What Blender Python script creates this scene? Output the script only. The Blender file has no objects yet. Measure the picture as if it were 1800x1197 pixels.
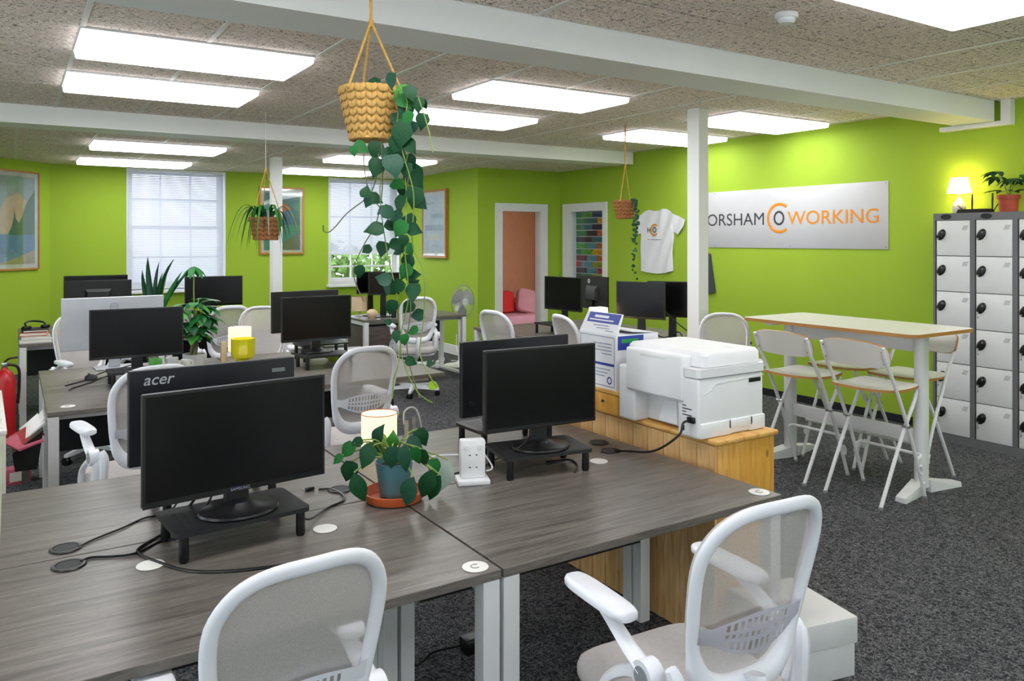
import bpy, bmesh, math, random
from mathutils import Vector, Matrix, Euler
random.seed(7)
S = bpy.context.scene
C = S.collection

# ---------------------------------------------------------------- camera, world, exposure
EYE = 1.576; YAW = math.radians(32.54); FPX = 1379.0; HORIZON = 421.0
cam_d = bpy.data.cameras.new('camera'); cam = bpy.data.objects.new('camera', cam_d); C.objects.link(cam)
cam.location = (0, 0, EYE); cam.rotation_euler = (math.pi / 2, 0, -YAW)
cam_d.sensor_fit = 'HORIZONTAL'; cam_d.sensor_width = 36; cam_d.lens = FPX / 1800 * 36
cam_d.shift_y = -(1197 / 2 - HORIZON) / 1800
cam_d.clip_start = 0.05; cam_d.clip_end = 200
S.camera = cam
cy_ = S.cycles; cy_.max_bounces = 7; cy_.diffuse_bounces = 4; cy_.glossy_bounces = 3; cy_.transmission_bounces = 4; cy_.transparent_max_bounces = 10; cy_.caustics_reflective = False; cy_.caustics_refractive = False
vs = S.view_settings
vs.view_transform = 'Standard'; vs.look = 'None'; vs.gamma = 1; vs.use_curve_mapping = False
vs.exposure = 0.82
PANEL_POWER = 5.5
WORLD_POWER = 2.7
w = bpy.data.worlds.new('sky'); S.world = w; w.use_nodes = True
nt = w.node_tree; nt.nodes.clear()
_o = nt.nodes.new('ShaderNodeOutputWorld'); _b = nt.nodes.new('ShaderNodeBackground')
_b.inputs['Color'].default_value = (0.86, 0.93, 1.0, 1); _b.inputs['Strength'].default_value = WORLD_POWER
nt.links.new(_b.outputs[0], _o.inputs[0])

Fv = (math.sin(YAW), math.cos(YAW)); Rv = (math.cos(YAW), -math.sin(YAW))
def at(u, v, d):
    "world point at distance d along the viewing axis (used to survey positions in the room)"
    a = (u - 900) / FPX
    return Vector(((a * Rv[0] + Fv[0]) * d, (a * Rv[1] + Fv[1]) * d, EYE - (v - HORIZON) / FPX * d))
def on_wall(u, x):
    a = (u - 900) / FPX
    return x * (a * Rv[1] + Fv[1]) / (a * Rv[0] + Fv[0])

# ---------------------------------------------------------------- materials
def lin(h):
    h = h.lstrip('#'); o = []
    for i in (0, 2, 4):
        c = int(h[i:i + 2], 16) / 255
        o.append(c / 12.92 if c <= .04045 else ((c + .055) / 1.055) ** 2.4)
    return (*o, 1)
class NT:
    def __init__(s, m):
        m.use_nodes = True; s.t = m.node_tree; s.t.nodes.clear()
        s.out = s.n('ShaderNodeOutputMaterial')
    def n(s, k, **kw):
        x = s.t.nodes.new(k)
        for a, b in kw.items(): setattr(x, a, b)
        return x
    def l(s, a, b): s.t.links.new(a, b)
    def bsdf(s, rough=.5, metal=0, spec=.5):
        p = s.n('ShaderNodeBsdfPrincipled'); p.inputs['Roughness'].default_value = rough; p.inputs['Metallic'].default_value = metal
        p.inputs['Specular IOR Level'].default_value = spec
        s.l(p.outputs[0], s.out.inputs[0]); return p
    def noise(s, scale=5, detail=3, rough=.5, vec=None, dist=0):
        x = s.n('ShaderNodeTexNoise'); x.inputs['Scale'].default_value = scale; x.inputs['Detail'].default_value = detail
        x.inputs['Roughness'].default_value = rough; x.inputs['Distortion'].default_value = dist
        if vec is not None: s.l(vec, x.inputs['Vector'])
        return x.outputs['Fac']
    def coord(s, kind='Object', scale=(1, 1, 1)):
        t = s.n('ShaderNodeTexCoord'); m = s.n('ShaderNodeMapping'); m.inputs['Scale'].default_value = scale
        s.l(t.outputs[kind], m.inputs[0]); return m.outputs[0]
    def ramp(s, fac, stops):
        r = s.n('ShaderNodeValToRGB'); e = r.color_ramp.elements
        while len(e) < len(stops): e.new(.5)
        for k, (p, c) in enumerate(stops):
            e[k].position = p; e[k].color = lin(c) if isinstance(c, str) else c
        s.l(fac, r.inputs[0]); return r.outputs[0]
    def bump(s, h, strength, dist=.01):
        b = s.n('ShaderNodeBump'); b.inputs['Strength'].default_value = strength; b.inputs['Distance'].default_value = dist
        s.l(h, b.inputs['Height']); return b.outputs[0]
M = {}
def plain(key, col, rough=.5, metal=0, spec=.5, vary=.06, scale=9, bump=0, alpha=None, trans=0):
    "a node material: base colour with a little soft variation"
    m = bpy.data.materials.new(key); t = NT(m); p = t.bsdf(rough, metal, spec)
    c = lin(col); lo = tuple(max(0, x * (1 - vary)) for x in c[:3]) + (1,); hi = tuple(min(1, x * (1 + vary)) for x in c[:3]) + (1,)
    f = t.noise(scale, 3, .5, t.coord())
    t.l(t.ramp(f, [(.3, lo), (.7, hi)]), p.inputs['Base Color'])
    if bump: t.l(t.bump(t.noise(220, 2, .5, t.coord()), bump, .002), p.inputs['Normal'])
    if trans: p.inputs['Transmission Weight'].default_value = trans
    if alpha is not None: p.inputs['Alpha'].default_value = alpha
    M[key] = m; return m
def glow(key, col, power, base='#ffffff'):
    m = bpy.data.materials.new(key); t = NT(m); p = t.bsdf(.6)
    p.inputs['Base Color'].default_value = lin(base)
    f = t.noise(3, 1, .5, t.coord())
    t.l(t.ramp(f, [(0, tuple(x * .94 for x in col[:3]) + (1,)), (1, col)]), p.inputs['Emission Color'])
    p.inputs['Emission Strength'].default_value = power
    M[key] = m; return m
def stops(key, pattern, rough=.6, bump=0, spec=.5):
    "pattern(t) returns (colour socket, height socket or None)"
    m = bpy.data.materials.new(key); t = NT(m); p = t.bsdf(rough, 0, spec)
    c, h = pattern(t); t.l(c, p.inputs['Base Color'])
    if h is not None and bump: t.l(t.bump(h, bump, .004), p.inputs['Normal'])
    M[key] = m; return m
def p_tile(t):
    v = t.coord('Object')
    g = t.n('ShaderNodeNewGeometry').outputs['Position']
    n1 = t.noise(30, 1.5, .5, g, .9)
    worm = t.ramp(n1, [(.38, '#faece4'), (.452, '#faece4'), (.488, '#5f564e'), (.525, '#faece4'), (.62, '#f0ded4')])
    n2 = t.noise(90, 2, .6, g)
    pit = t.ramp(n2, [(.27, '#6e665e'), (.38, '#ffffff')])
    mx = t.n('ShaderNodeMixRGB', blend_type='MULTIPLY'); mx.inputs[0].default_value = .75
    t.l(worm, mx.inputs[1]); t.l(pit, mx.inputs[2])
    return mx.outputs[0], n1
stops('ceiling_tile', p_tile, .9, .35, .2)
def p_carpet(t):
    g = t.coord('Object')
    n1 = t.noise(40, 2, .6, g, 1.3)
    a = t.ramp(n1, [(.34, '#333338'), (.45, '#47474b'), (.5, '#8e8e90'), (.55, '#4a4a4e'), (.66, '#35353a')])
    n2 = t.noise(260, 2, .7, g)
    b = t.ramp(n2, [(.3, '#a8a8a8'), (.7, '#ffffff')])
    mx = t.n('ShaderNodeMixRGB', blend_type='MULTIPLY'); mx.inputs[0].default_value = .8
    t.l(a, mx.inputs[1]); t.l(b, mx.inputs[2]); return mx.outputs[0], n2
stops('carpet', p_carpet, .95, .5, .1)
def p_desk(t):
    v = t.coord('Object', (1.2, 14, 14))
    n1 = t.noise(3.2, 6, .62, v, .8)
    a = t.ramp(n1, [(.28, '#504a46'), (.42, '#645e59'), (.55, '#726c66'), (.72, '#837d77')])
    v2 = t.coord('Object', (6, 40, 20)); n2 = t.noise(6, 3, .7, v2, 1.5)
    b = t.ramp(n2, [(.35, '#cfcac4'), (.6, '#ffffff')])
    mx = t.n('ShaderNodeMixRGB', blend_type='MULTIPLY'); mx.inputs[0].default_value = .55
    t.l(a, mx.inputs[1]); t.l(b, mx.inputs[2]); return mx.outputs[0], n1
stops('desk_wood', p_desk, .34, .05)
def pine(sc, dark, mid, light):
    def f(t):
        v = t.coord('Object', sc); n = t.noise(4, 5, .6, v, 1.0)
        k = t.n('ShaderNodeTexVoronoi'); k.inputs['Scale'].default_value = 5; t.l(t.coord('Object', (1.6, 1.6, .8)), k.inputs['Vector'])
        c = t.ramp(n, [(.3, dark), (.5, mid), (.7, light)])
        kn = t.ramp(k.outputs['Distance'], [(.03, '#5a3413'), (.10, '#ffffff')])
        mx = t.n('ShaderNodeMixRGB', blend_type='MULTIPLY'); mx.inputs[0].default_value = .8
        t.l(c, mx.inputs[1]); t.l(kn, mx.inputs[2]); return mx.outputs[0], n
    return f
stops('pine_orange', pine((9, 9, 1), '#b97f2e', '#cf9740', '#dcaa57'), .4, .04)
stops('pine_pale', pine((9, 9, 1), '#c08f57', '#d8ad74', '#e6c592'), .5, .04)
stops('pine_rim', pine((9, 1, 9), '#b9803a', '#d2a055', '#e0b66e'), .4, .04)
stops('dark_laminate', pine((1, 9, 9), '#3c3230', '#4a3f3c', '#5a4e4a'), .5, .03)
plain('green_wall', '#9cba38', .75, spec=.25, vary=.03, scale=1.2, bump=.05)
plain('white_paint', '#eeeeee', .5, vary=.02, scale=2)
plain('white_gloss', '#e6e6e8', .35, vary=.02)
plain('grid_white', '#e4e2de', .5, vary=.02)
plain('salmon_wall', '#c98a6c', .8, vary=.04)
plain('chair_plastic', '#e8e9f0', .38, vary=.02)
plain('chair_fabric', '#b9b4b2', .9, vary=.05, scale=60, bump=.3)
plain('grey_plastic', '#8e9096', .5)
plain('black_plastic', '#0d0d0f', .35)
plain('black_satin', '#131316', .5)
plain('dark_panel', '#15161c', .6)
plain('screen', '#060608', .25, spec=.32, vary=.02)
plain('navy_back', '#0b0c14', .45)
plain('silver', '#b4b6bd', .35, .2)
plain('chrome', '#c8c8cc', .2, .9)
plain('locker_grey', '#6f7072', .45, vary=.03)
plain('locker_white', '#e6e6e7', .4, vary=.02)
plain('slit_grey', '#7c7c7e', .6)
plain('table_white', '#e2e0da', .3, vary=.02)
plain('edge_brown', '#a8763c', .5)
plain('metal_white', '#dedee0', .35, vary=.02)
plain('sign_white', '#c2c2c6', .4, vary=.01)
plain('sign_orange', '#e08a12', .5, vary=.02)
plain('sign_dark', '#3b3e44', .5, vary=.02)
plain('cloth_white', '#e4e4e8', .9, vary=.03, scale=6, bump=.2)
plain('leaf_dark', '#0f4524', .5, spec=.3, vary=.25, scale=14)
plain('leaf_mid', '#1f6a2c', .5, spec=.3, vary=.25, scale=14)
plain('leaf_bright', '#45903a', .5, spec=.3, vary=.2, scale=14)
plain('leaf_lime', '#9fbf2e', .45, vary=.2)
plain('leaf_blue', '#1c4a35', .5, spec=.3, vary=.25, scale=14)
plain('leaf_pale', '#9fb0a4', .5, vary=.1)
plain('stem_green', '#7c9440', .5)
plain('stem_brown', '#6e6a50', .6)
plain('soil', '#2e2118', .95, vary=.3, scale=60)
plain('terracotta', '#c0572a', .6, vary=.1)
plain('terracotta_red', '#a8432a', .55, vary=.08)
plain('pot_teal', '#4f7f88', .35, vary=.04)
plain('pot_white', '#c9c9c6', .5)
plain('wicker', '#bf9550', .75, vary=.3, scale=40)
plain('wicker_dark', '#8d5a30', .8, vary=.35, scale=50)
plain('rope', '#b98f45', .8, vary=.15, scale=80)
plain('twine', '#e4e0d6', .7)
plain('red_paint', '#c8232a', .35)
plain('frame_wood', '#b27a34', .45, vary=.12, scale=30)
plain('mat_white', '#e6e2d6', .7)
plain('sofa_pink', '#c98c96', .9, vary=.06, bump=.3)
plain('cushion_red', '#c02420', .85, vary=.05)
plain('paper_white', '#e6e6ea', .7, vary=.03)
plain('box_blue', '#2d3f9c', .5)
plain('box_green', '#2e9a52', .5)
plain('print_grey', '#8b90a4', .7)
plain('carton_white', '#d4d4d4', .6, vary=.03)
plain('cream_paint', '#dcdcc6', .45, vary=.02)
plain('pink_card', '#c25a74', .6, vary=.1, scale=20)
plain('print_red', '#a52a30', .6, vary=.3, scale=30)
plain('book_orange', '#d0492a', .6)
plain('wood_block', '#d8bd92', .6)
plain('green_mug', '#62b052', .4)
plain('peach', '#e6c8a8', .5)
plain('glass_yellow', '#d8d61e', .15, alpha=.85)
plain('exterior_grey', '#c9ccd2', .9)
plain('hedge', '#5d7f3c', .9, vary=.35, scale=18)
plain('lilac', '#9a86c8', .8, vary=.2)
glow('panel_rim', (.98, .98, 1, 1), 2.2)
glow('panel_glow', (.98, .98, 1, 1), PANEL_POWER)
glow('lamp_warm', (1, .84, .56, 1), .6, '#d8c8a8')
glow('lamp_shade_glow', (1, .74, .30, 1), 9)
glow('lamp_small', (1, .7, .35, 1), 4)
def glass(key, col, mixf):
    m = bpy.data.materials.new(key); t = NT(m)
    g = t.n('ShaderNodeBsdfGlossy'); g.inputs['Roughness'].default_value = .05
    x = t.n('ShaderNodeBsdfTransparent'); x.inputs[0].default_value = col
    k = t.n('ShaderNodeMixShader'); k.inputs[0].default_value = mixf
    t.l(x.outputs[0], k.inputs[1]); t.l(g.outputs[0], k.inputs[2]); t.l(k.outputs[0], t.out.inputs[0]); M[key] = m
glass('window_glass', (.97, .98, 1, 1), .06)
glass('clear_glass', (.9, .92, .92, 1), .12)
def net(key, col, hole):
    "woven mesh cloth: fine holes let part of the view through"
    m = bpy.data.materials.new(key); t = NT(m); p = t.n('ShaderNodeBsdfPrincipled')
    p.inputs['Base Color'].default_value = lin(col); p.inputs['Roughness'].default_value = .8
    x = t.n('ShaderNodeBsdfTransparent'); k = t.n('ShaderNodeMixShader')
    n = t.noise(700, 1, .5, t.coord()); r = t.n('ShaderNodeMapRange')
    r.inputs['From Min'].default_value = .35; r.inputs['From Max'].default_value = .65
    r.inputs['To Min'].default_value = hole - .12; r.inputs['To Max'].default_value = hole + .12
    t.l(n, r.inputs['Value']); t.l(r.outputs[0], k.inputs[0])
    t.l(p.outputs[0], k.inputs[1]); t.l(x.outputs[0], k.inputs[2]); t.l(k.outputs[0], t.out.inputs[0]); M[key] = m
net('chair_net', '#c2bcb8', .30)
def translucent(key, col, fac=.5):
    m = bpy.data.materials.new(key); t = NT(m); p = t.n('ShaderNodeBsdfDiffuse'); q = t.n('ShaderNodeBsdfTranslucent'); k = t.n('ShaderNodeMixShader')
    c = t.ramp(t.noise(8, 2, .5, t.coord()), [(.3, col), (.7, col)])
    t.l(c, p.inputs[0]); t.l(c, q.inputs[0]); k.inputs[0].default_value = fac
    t.l(p.outputs[0], k.inputs[1]); t.l(q.outputs[0], k.inputs[2]); t.l(k.outputs[0], t.out.inputs[0]); M[key] = m
translucent('blind_slat', '#dfe2ea', .22)

# ---------------------------------------------------------------- mesh helpers
def catmull(pts, n=6, closed=False):
    pts = [Vector(p) for p in pts]
    if len(pts) < 3 and not closed: return pts
    out = []; N = len(pts); rng = N if closed else N - 1
    for i in range(rng):
        if closed: p0, p1, p2, p3 = pts[(i - 1) % N], pts[i], pts[(i + 1) % N], pts[(i + 2) % N]
        else: p0, p1, p2, p3 = pts[max(i - 1, 0)], pts[i], pts[i + 1], pts[min(i + 2, N - 1)]
        for k in range(n):
            t = k / n
            out.append(.5 * ((2 * p1) + (p2 - p0) * t + (2 * p0 - 5 * p1 + 4 * p2 - p3) * t * t + (3 * p1 - p0 - 3 * p2 + p3) * t ** 3))
    if not closed: out.append(pts[-1])
    return out
class B:
    def __init__(s): s.bm = bmesh.new(); s.mi = 0
    def box(s, x0, x1, y0, y1, z0, z1, bev=0, seg=2):
        if x0 > x1: x0, x1 = x1, x0
        if y0 > y1: y0, y1 = y1, y0
        if z0 > z1: z0, z1 = z1, z0
        v = [s.bm.verts.new(p) for p in ((x0, y0, z0), (x1, y0, z0), (x1, y1, z0), (x0, y1, z0), (x0, y0, z1), (x1, y0, z1), (x1, y1, z1), (x0, y1, z1))]
        fs = [s.bm.faces.new([v[i] for i in q]) for q in ((3, 2, 1, 0), (4, 5, 6, 7), (0, 1, 5, 4), (1, 2, 6, 5), (2, 3, 7, 6), (3, 0, 4, 7))]
        for f in fs: f.material_index = s.mi
        if bev:
            es = list({e for f in fs for e in f.edges})
            bmesh.ops.bevel(s.bm, geom=es, offset=bev, segments=seg, affect='EDGES', profile=.5)
        return s
    def hexa(s, p):
        "8 points: bottom ring of 4 then top ring of 4"
        v = [s.bm.verts.new(q) for q in p]
        for q in ((3, 2, 1, 0), (4, 5, 6, 7), (0, 1, 5, 4), (1, 2, 6, 5), (2, 3, 7, 6), (3, 0, 4, 7)):
            s.bm.faces.new([v[i] for i in q]).material_index = s.mi
        return s
    def ring(s, pts): return [s.bm.verts.new(p) for p in pts]
    def skin(s, rings, cap0=True, cap1=True, closed=False):
        n = len(rings[0]); m = len(rings)
        for a in range(m if closed else m - 1):
            r0, r1 = rings[a], rings[(a + 1) % m]
            for i in range(n):
                f = s.bm.faces.new((r0[i], r0[(i + 1) % n], r1[(i + 1) % n], r1[i])); f.material_index = s.mi
        if not closed:
            if cap0: s.bm.faces.new(rings[0][::-1]).material_index = s.mi
            if cap1: s.bm.faces.new(rings[-1]).material_index = s.mi
        return s
    def tube(s, pts, r, n=8, smooth=5, closed=False, flat=1.0, up=None):
        "r: number or list along the given points; flat squeezes the section along the second axis"
        raw = [Vector(p) for p in pts]
        P_ = catmull(raw, smooth, closed) if smooth else raw
        L = len(P_)
        def rad(i):
            if not isinstance(r, (list, tuple)): return r
            t = i / (L if closed else max(L - 1, 1)) * (len(r) if closed else len(r) - 1); k = int(t); a = r[k % len(r)]; b = r[(k + 1) % len(r)] if closed else r[min(k + 1, len(r) - 1)]
            return a + (b - a) * (t - k)
        rings = []; prev = None
        for i, p in enumerate(P_):
            t = (P_[(i + 1) % L] - P_[i - 1]) if closed else (P_[min(i + 1, L - 1)] - P_[max(i - 1, 0)])
            if t.length < 1e-9: t = Vector((0, 0, 1))
            t.normalize()
            if up is not None: a = Vector(up)
            elif prev is None: a = Vector((0, 0, 1)) if abs(t.z) < .9 else Vector((1, 0, 0))
            else: a = prev
            a = a - t * a.dot(t)
            if a.length < 1e-6: a = t.orthogonal()
            a.normalize(); prev = a; b = t.cross(a); q = rad(i)
            rings.append(s.ring([p + a * (math.cos(6.28318 * k / n) * q * flat) + b * (math.sin(6.28318 * k / n) * q) for k in range(n)]))
        return s.skin(rings, closed=closed)
    def cyl(s, p0, p1, r0, r1=None, n=12):
        return s.tube([p0, p1], [r0, r0 if r1 is None else r1], n, 0)
    def lathe(s, prof, c=(0, 0, 0), n=24, cap0=True, cap1=True, sx=1, sy=1):
        rings = [s.ring([(c[0] + math.cos(6.28318 * k / n) * r * sx, c[1] + math.sin(6.28318 * k / n) * r * sy, c[2] + z) for k in range(n)]) for r, z in prof]
        return s.skin(rings, cap0, cap1)
    def prism(s, poly, a, b, axis='z', sides=None):
        "poly: 2d outline; extruded from a to b along axis"
        def P3(p, t): return {'z': (p[0], p[1], t), 'y': (p[0], t, p[1]), 'x': (t, p[0], p[1])}[axis]
        r0 = s.ring([P3(p, a) for p in poly]); r1 = s.ring([P3(p, b) for p in poly]); n = len(poly)
        for i in range(n):
            f = s.bm.faces.new((r0[i], r0[(i + 1) % n], r1[(i + 1) % n], r1[i])); f.material_index = s.mi if sides is None else sides
        s.bm.faces.new(r0[::-1]).material_index = s.mi; s.bm.faces.new(r1).material_index = s.mi
        return s
    def ball(s, c, rx, ry=None, rz=None, n=12, m=8):
        ry = ry or rx; rz = rz or rx; rings = []
        for j in range(1, m):
            a = math.pi * j / m
            rings.append(s.ring([(c[0] + math.cos(6.28318 * k / n) * math.sin(a) * rx, c[1] + math.sin(6.28318 * k / n) * math.sin(a) * ry, c[2] - math.cos(a) * rz) for k in range(n)]))
        s.skin(rings, False, False)
        t = s.bm.verts.new((c[0], c[1], c[2] - rz)); u = s.bm.verts.new((c[0], c[1], c[2] + rz))
        for i in range(n):
            s.bm.faces.new((rings[0][(i + 1) % n], rings[0][i], t)).material_index = s.mi; s.bm.faces.new((rings[-1][i], rings[-1][(i + 1) % n], u)).material_index = s.mi
        return s
    def plate(s, x0, x1, y0, y1, z0, z1, holes, axis='x'):
        "a slab with rectangular holes; holes in the two in-plane axes (a0,a1,b0,b1); axis = normal"
        A = sorted({*( (y0, y1) if axis == 'x' else (x0, x1)), *[h[0] for h in holes], *[h[1] for h in holes]})
        Bz = sorted({z0, z1, *[h[2] for h in holes], *[h[3] for h in holes]})
        for i in range(len(A) - 1):
            for j in range(len(Bz) - 1):
                ca, cb = (A[i] + A[i + 1]) / 2, (Bz[j] + Bz[j + 1]) / 2
                if any(h[0] < ca < h[1] and h[2] < cb < h[3] for h in holes): continue
                if axis == 'x': s.box(x0, x1, A[i], A[i + 1], Bz[j], Bz[j + 1])
                else: s.box(A[i], A[i + 1], y0, y1, Bz[j], Bz[j + 1])
        bmesh.ops.remove_doubles(s.bm, verts=s.bm.verts, dist=1e-5)
        seen = {}
        for f in list(s.bm.faces):
            k = tuple(sorted(v.index for v in f.verts)); seen.setdefault(frozenset(f.verts), []).append(f)
        dead = [f for g in seen.values() if len(g) > 1 for f in g]
        if dead: bmesh.ops.delete(s.bm, geom=dead, context='FACES_ONLY')
        return s
    def done(s, name, smooth=True, ang=35):
        me = bpy.data.meshes.new(name); bmesh.ops.recalc_face_normals(s.bm, faces=s.bm.faces); s.bm.to_mesh(me); s.bm.free()
        if smooth:
            me.polygons.foreach_set('use_smooth', [True] * len(me.polygons)); me.set_sharp_from_angle(angle=math.radians(ang))
        return me
def obj(name, b, m, parent=None, loc=None, rot=None, smooth=True, ang=35, kind=None, label=None):
    me = b.done(name, smooth, ang) if isinstance(b, B) else b
    if not me.materials:
        for k in (m if isinstance(m, (list, tuple)) else [m]): me.materials.append(M[k])
    o = bpy.data.objects.new(name, me); C.objects.link(o)
    if parent: o.parent = parent
    if loc: o.location = loc
    if rot: o.rotation_euler = rot
    if kind: o['kind'] = kind
    if label: o['label'] = label
    return o
def tag(o, label, cat, group=None):
    o['label'] = label; o['category'] = cat
    if group: o['group'] = group
    return o
def thing(name, label, cat, loc=(0, 0, 0), rz=0, group=None):
    o = bpy.data.objects.new(name, None); C.objects.link(o); o.empty_display_size = .05
    o.location = loc; o.rotation_euler = (0, 0, rz); return tag(o, label, cat, group)
def struct(name, b, m, parent=None, smooth=False, label=None):
    return obj(name, b, m, parent, smooth=smooth, kind='structure', label=label)
def dup(root, loc, rz, label, group=None):
    kids = {}
    for o in C.objects:
        if o.parent: kids.setdefault(o.parent.name, []).append(o)
    def rec(o, p):
        c = o.copy(); C.objects.link(c); c.parent = p
        for ch in kids.get(o.name, []): rec(ch, c)
        return c
    r = rec(root, None); r.location = loc; r.rotation_euler = (0, 0, rz); r['label'] = label
    if group: r['group'] = group
    return r
def text(name, s, m, parent, loc, rot, width=None, height=None, extrude=.0008, bold=0.0, shear=0):
    cu = bpy.data.curves.new(name, 'FONT'); cu.body = s; cu.size = 1; cu.extrude = 0; cu.offset = bold; cu.shear = shear; cu.resolution_u = 4
    t = bpy.data.objects.new('tmp', cu); C.objects.link(t)
    dg = bpy.context.evaluated_depsgraph_get(); me = bpy.data.meshes.new_from_object(t.evaluated_get(dg))
    bpy.data.objects.remove(t); bpy.data.curves.remove(cu)
    xs = [v.co.x for v in me.vertices]; ys = [v.co.y for v in me.vertices]
    x0, y0 = min(xs), min(ys); W_, H_ = max(xs) - x0, max(ys) - y0
    sy = (height / H_) if height else width / W_; sx = (width / W_) if width else sy
    for v in me.vertices: v.co = ((v.co.x - x0) * sx, (v.co.y - y0) * sy, extrude)
    me.materials.clear(); me.materials.append(M[m]); me.name = name
    o = bpy.data.objects.new(name, me); C.objects.link(o); o.parent = parent; o.location = loc; o.rotation_euler = rot
    return o
def rrect(x0, x1, y0, y1, r, n=4):
    o = []
    for cx, cy, a in ((x1 - r, y1 - r, 0), (x0 + r, y1 - r, 90), (x0 + r, y0 + r, 180), (x1 - r, y0 + r, 270)):
        for k in range(n + 1):
            t = math.radians(a + 90 * k / n); o.append((cx + math.cos(t) * r, cy + math.sin(t) * r))
    return o
def cable(name, pts, r, m, label, cat='cable', group=None, smooth=6):
    c = Vector(pts[0]); o = obj(name, B().tube([Vector(p) - c for p in pts], r, 6, smooth), m, loc=c)
    return tag(o, label, cat, group)
R90 = math.pi / 2
# ---------------------------------------------------------------- the room
WX = 6.45; CZ = 2.643; CZ2 = 2.513; FY = 11.25; JX = 5.12; DY = 8.85; LX = -2.6; BY = -3.2
B1 = (3.09, 3.40, 2.487)            # near beam: front, back, underside
B2 = (7.30, 7.62, 2.495)
struct('floor', B().box(LX - .2, 8.2, BY - .2, FY + .3, -.1, 0), 'carpet')
plain('ceiling_void', '#7d766f', .9)
# ceilings: a soffit, with lay-in tiles hung just below it
def ceiling_zone(name, z, xs, ys, zone, skip, bars):
    "xs, ys: tile lines; zone: x0, x1, y0, y1; skip(cx, cy): where a lamp hangs"
    c = struct(name, B().box(*zone, z + .0042, z + .08), 'ceiling_void')
    me = {}
    for i in range(len(xs) - 1):
        for j in range(len(ys) - 1):
            cx, cy = (xs[i] + xs[i + 1]) / 2, (ys[j] + ys[j + 1]) / 2
            if skip(cx, cy): continue
            wx, wy = round(xs[i + 1] - xs[i], 3), round(ys[j + 1] - ys[j], 3)
            if (wx, wy) not in me:
                b = B().box(-wx / 2 + .003, wx / 2 - .003, -wy / 2 + .0045, wy / 2 - .0045, 0, .004, .001, 1); me[(wx, wy)] = b.done('ceiling_tile', False)
            obj('ceiling_tile', me[(wx, wy)], 'ceiling_tile', c, (cx, cy, z + (random.random() - .5) * .001))
    mb = {}
    for x, y0, y1 in bars:
        L = round(y1 - y0, 3)
        if L not in mb: mb[L] = B().box(-.012, .012, 0, L, 0, .006).done('grid_bar', False)
        obj('grid_bar', mb[L], 'grid_white', c, (x, y0, z - .004))
    return c
GX = [-.3 + .6 * k for k in range(12)] + [WX]
LAMPS_A = [(x, y) for x in (.29, 2.69, 5.07) for y in (1.49, 4.45, 5.65)]
def lamp_hit(cx, cy, lamps=LAMPS_A): return any(a < cx < a + 1.2 and b < cy < b + .6 for a, b in lamps)
rowsN = [-.33 + .6 * k for k in range(6)] + [B1[0]]
rowsN = [1.49 - .6 * 3, .29, .89, 1.49, 2.09, 2.69, 3.09]
rowsF = [3.40, 3.85, 4.45, 5.05, 5.65, 6.25, 6.85, 7.30]
barsF = []
for k, x in enumerate(GX[:-1]):
    for y0, y1 in zip(rowsF, rowsF[1:]):
        if not lamp_hit(x - .02, (y0 + y1) / 2) or not lamp_hit(x + .02, (y0 + y1) / 2): barsF.append((x, y0, y1))
barsF = [b for b in barsF if b[0] < 2 or k % 1 == 0]
ceiling_zone('ceiling', CZ, GX, rowsF, (LX, WX, B1[1] - .1, B2[0] + .1), lamp_hit, barsF)
ceiling_zone('ceiling', CZ, GX, rowsN, (LX, WX, BY, B1[0] + .1), lamp_hit, [(x, .89, 3.09) for x in GX[:-1] if not 2.5 < x < 4])
LAMPS_B = [(x, y) for x in (.64, 3.02) for y in (8.22, 10.02)]
rowsB = [7.62, 8.22, 8.82, 9.42, 10.02, 10.62, FY]
GXB = [-.56, .04, .64, 1.24, 1.84, 2.43, 3.02, 3.62, 4.22, 4.82, 5.42, 6.02, WX]
barsB = [(x, a, b_) for x in GXB[1:-3] for a, b_ in zip(rowsB, rowsB[1:]) if not (lamp_hit(x - .02, (a + b_) / 2, LAMPS_B) and lamp_hit(x + .02, (a + b_) / 2, LAMPS_B))]
ceiling_zone('ceiling', CZ2, GXB, rowsB, (LX, WX, B2[1] - .1, FY + .2), lambda x, y: lamp_hit(x, y, LAMPS_B), barsB)
for k, (y0, y1, z) in enumerate((B1, B2)):
    o = struct('ceiling_beam', B().box(LX, WX - (.08 if k == 0 else .03), y0, y1, z, CZ + .06), 'white_paint')
    o['label'] = ['wide white ceiling beam nearest the lockers', 'white ceiling beam further back towards the windows'][k]
b = B().box(WX - .07, WX - .001, 2.86, 3.10, 2.452, 2.487).box(WX - .07, WX - .001, 2.86, 2.93, 2.487, CZ)
struct('trim_1', B().prism([(2.98, 2.452), (3.52, 2.452), (3.52, 2.486), (3.05, 2.486), (3.05, CZ), (2.98, CZ)], WX - .07, WX - .001, 'x'), 'white_paint')
# walls
struct('wall_right', B().plate(WX, WX + .2, BY, DY + .12, 0, CZ + .1, [(7.91, 8.61, .9, 1.955)], 'x'), 'green_wall')
struct('wall_far', B().plate(LX, JX + .1, FY, FY + .26, 0, CZ + .1, [(1.255, 2.49, .9, 2.505), (3.955, 5.10, .9, 2.495)], 'y'), 'green_wall')
struct('wall_jog', B().box(JX, JX + .12, DY + .12, FY + .2, 0, CZ + .1), 'green_wall')
struct('wall_door', B().plate(JX, WX, DY, DY + .12, 0, CZ + .1, [(5.487, 6.11, -.05, 1.955)], 'y'), 'green_wall')
b = B(); p0 = Vector((.42, FY + .02, 0)); dv = Vector((-.655, -.756, 0)); nv = Vector((-.756, .655, 0)); q = p0 + dv * 4.6
b.hexa([p0, p0 + nv * .2, q + nv * .2, q, *[v + Vector((0, 0, CZ + .1)) for v in (p0, p0 + nv * .2, q + nv * .2, q)]])
struct('wall_left', b, 'green_wall')
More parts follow.
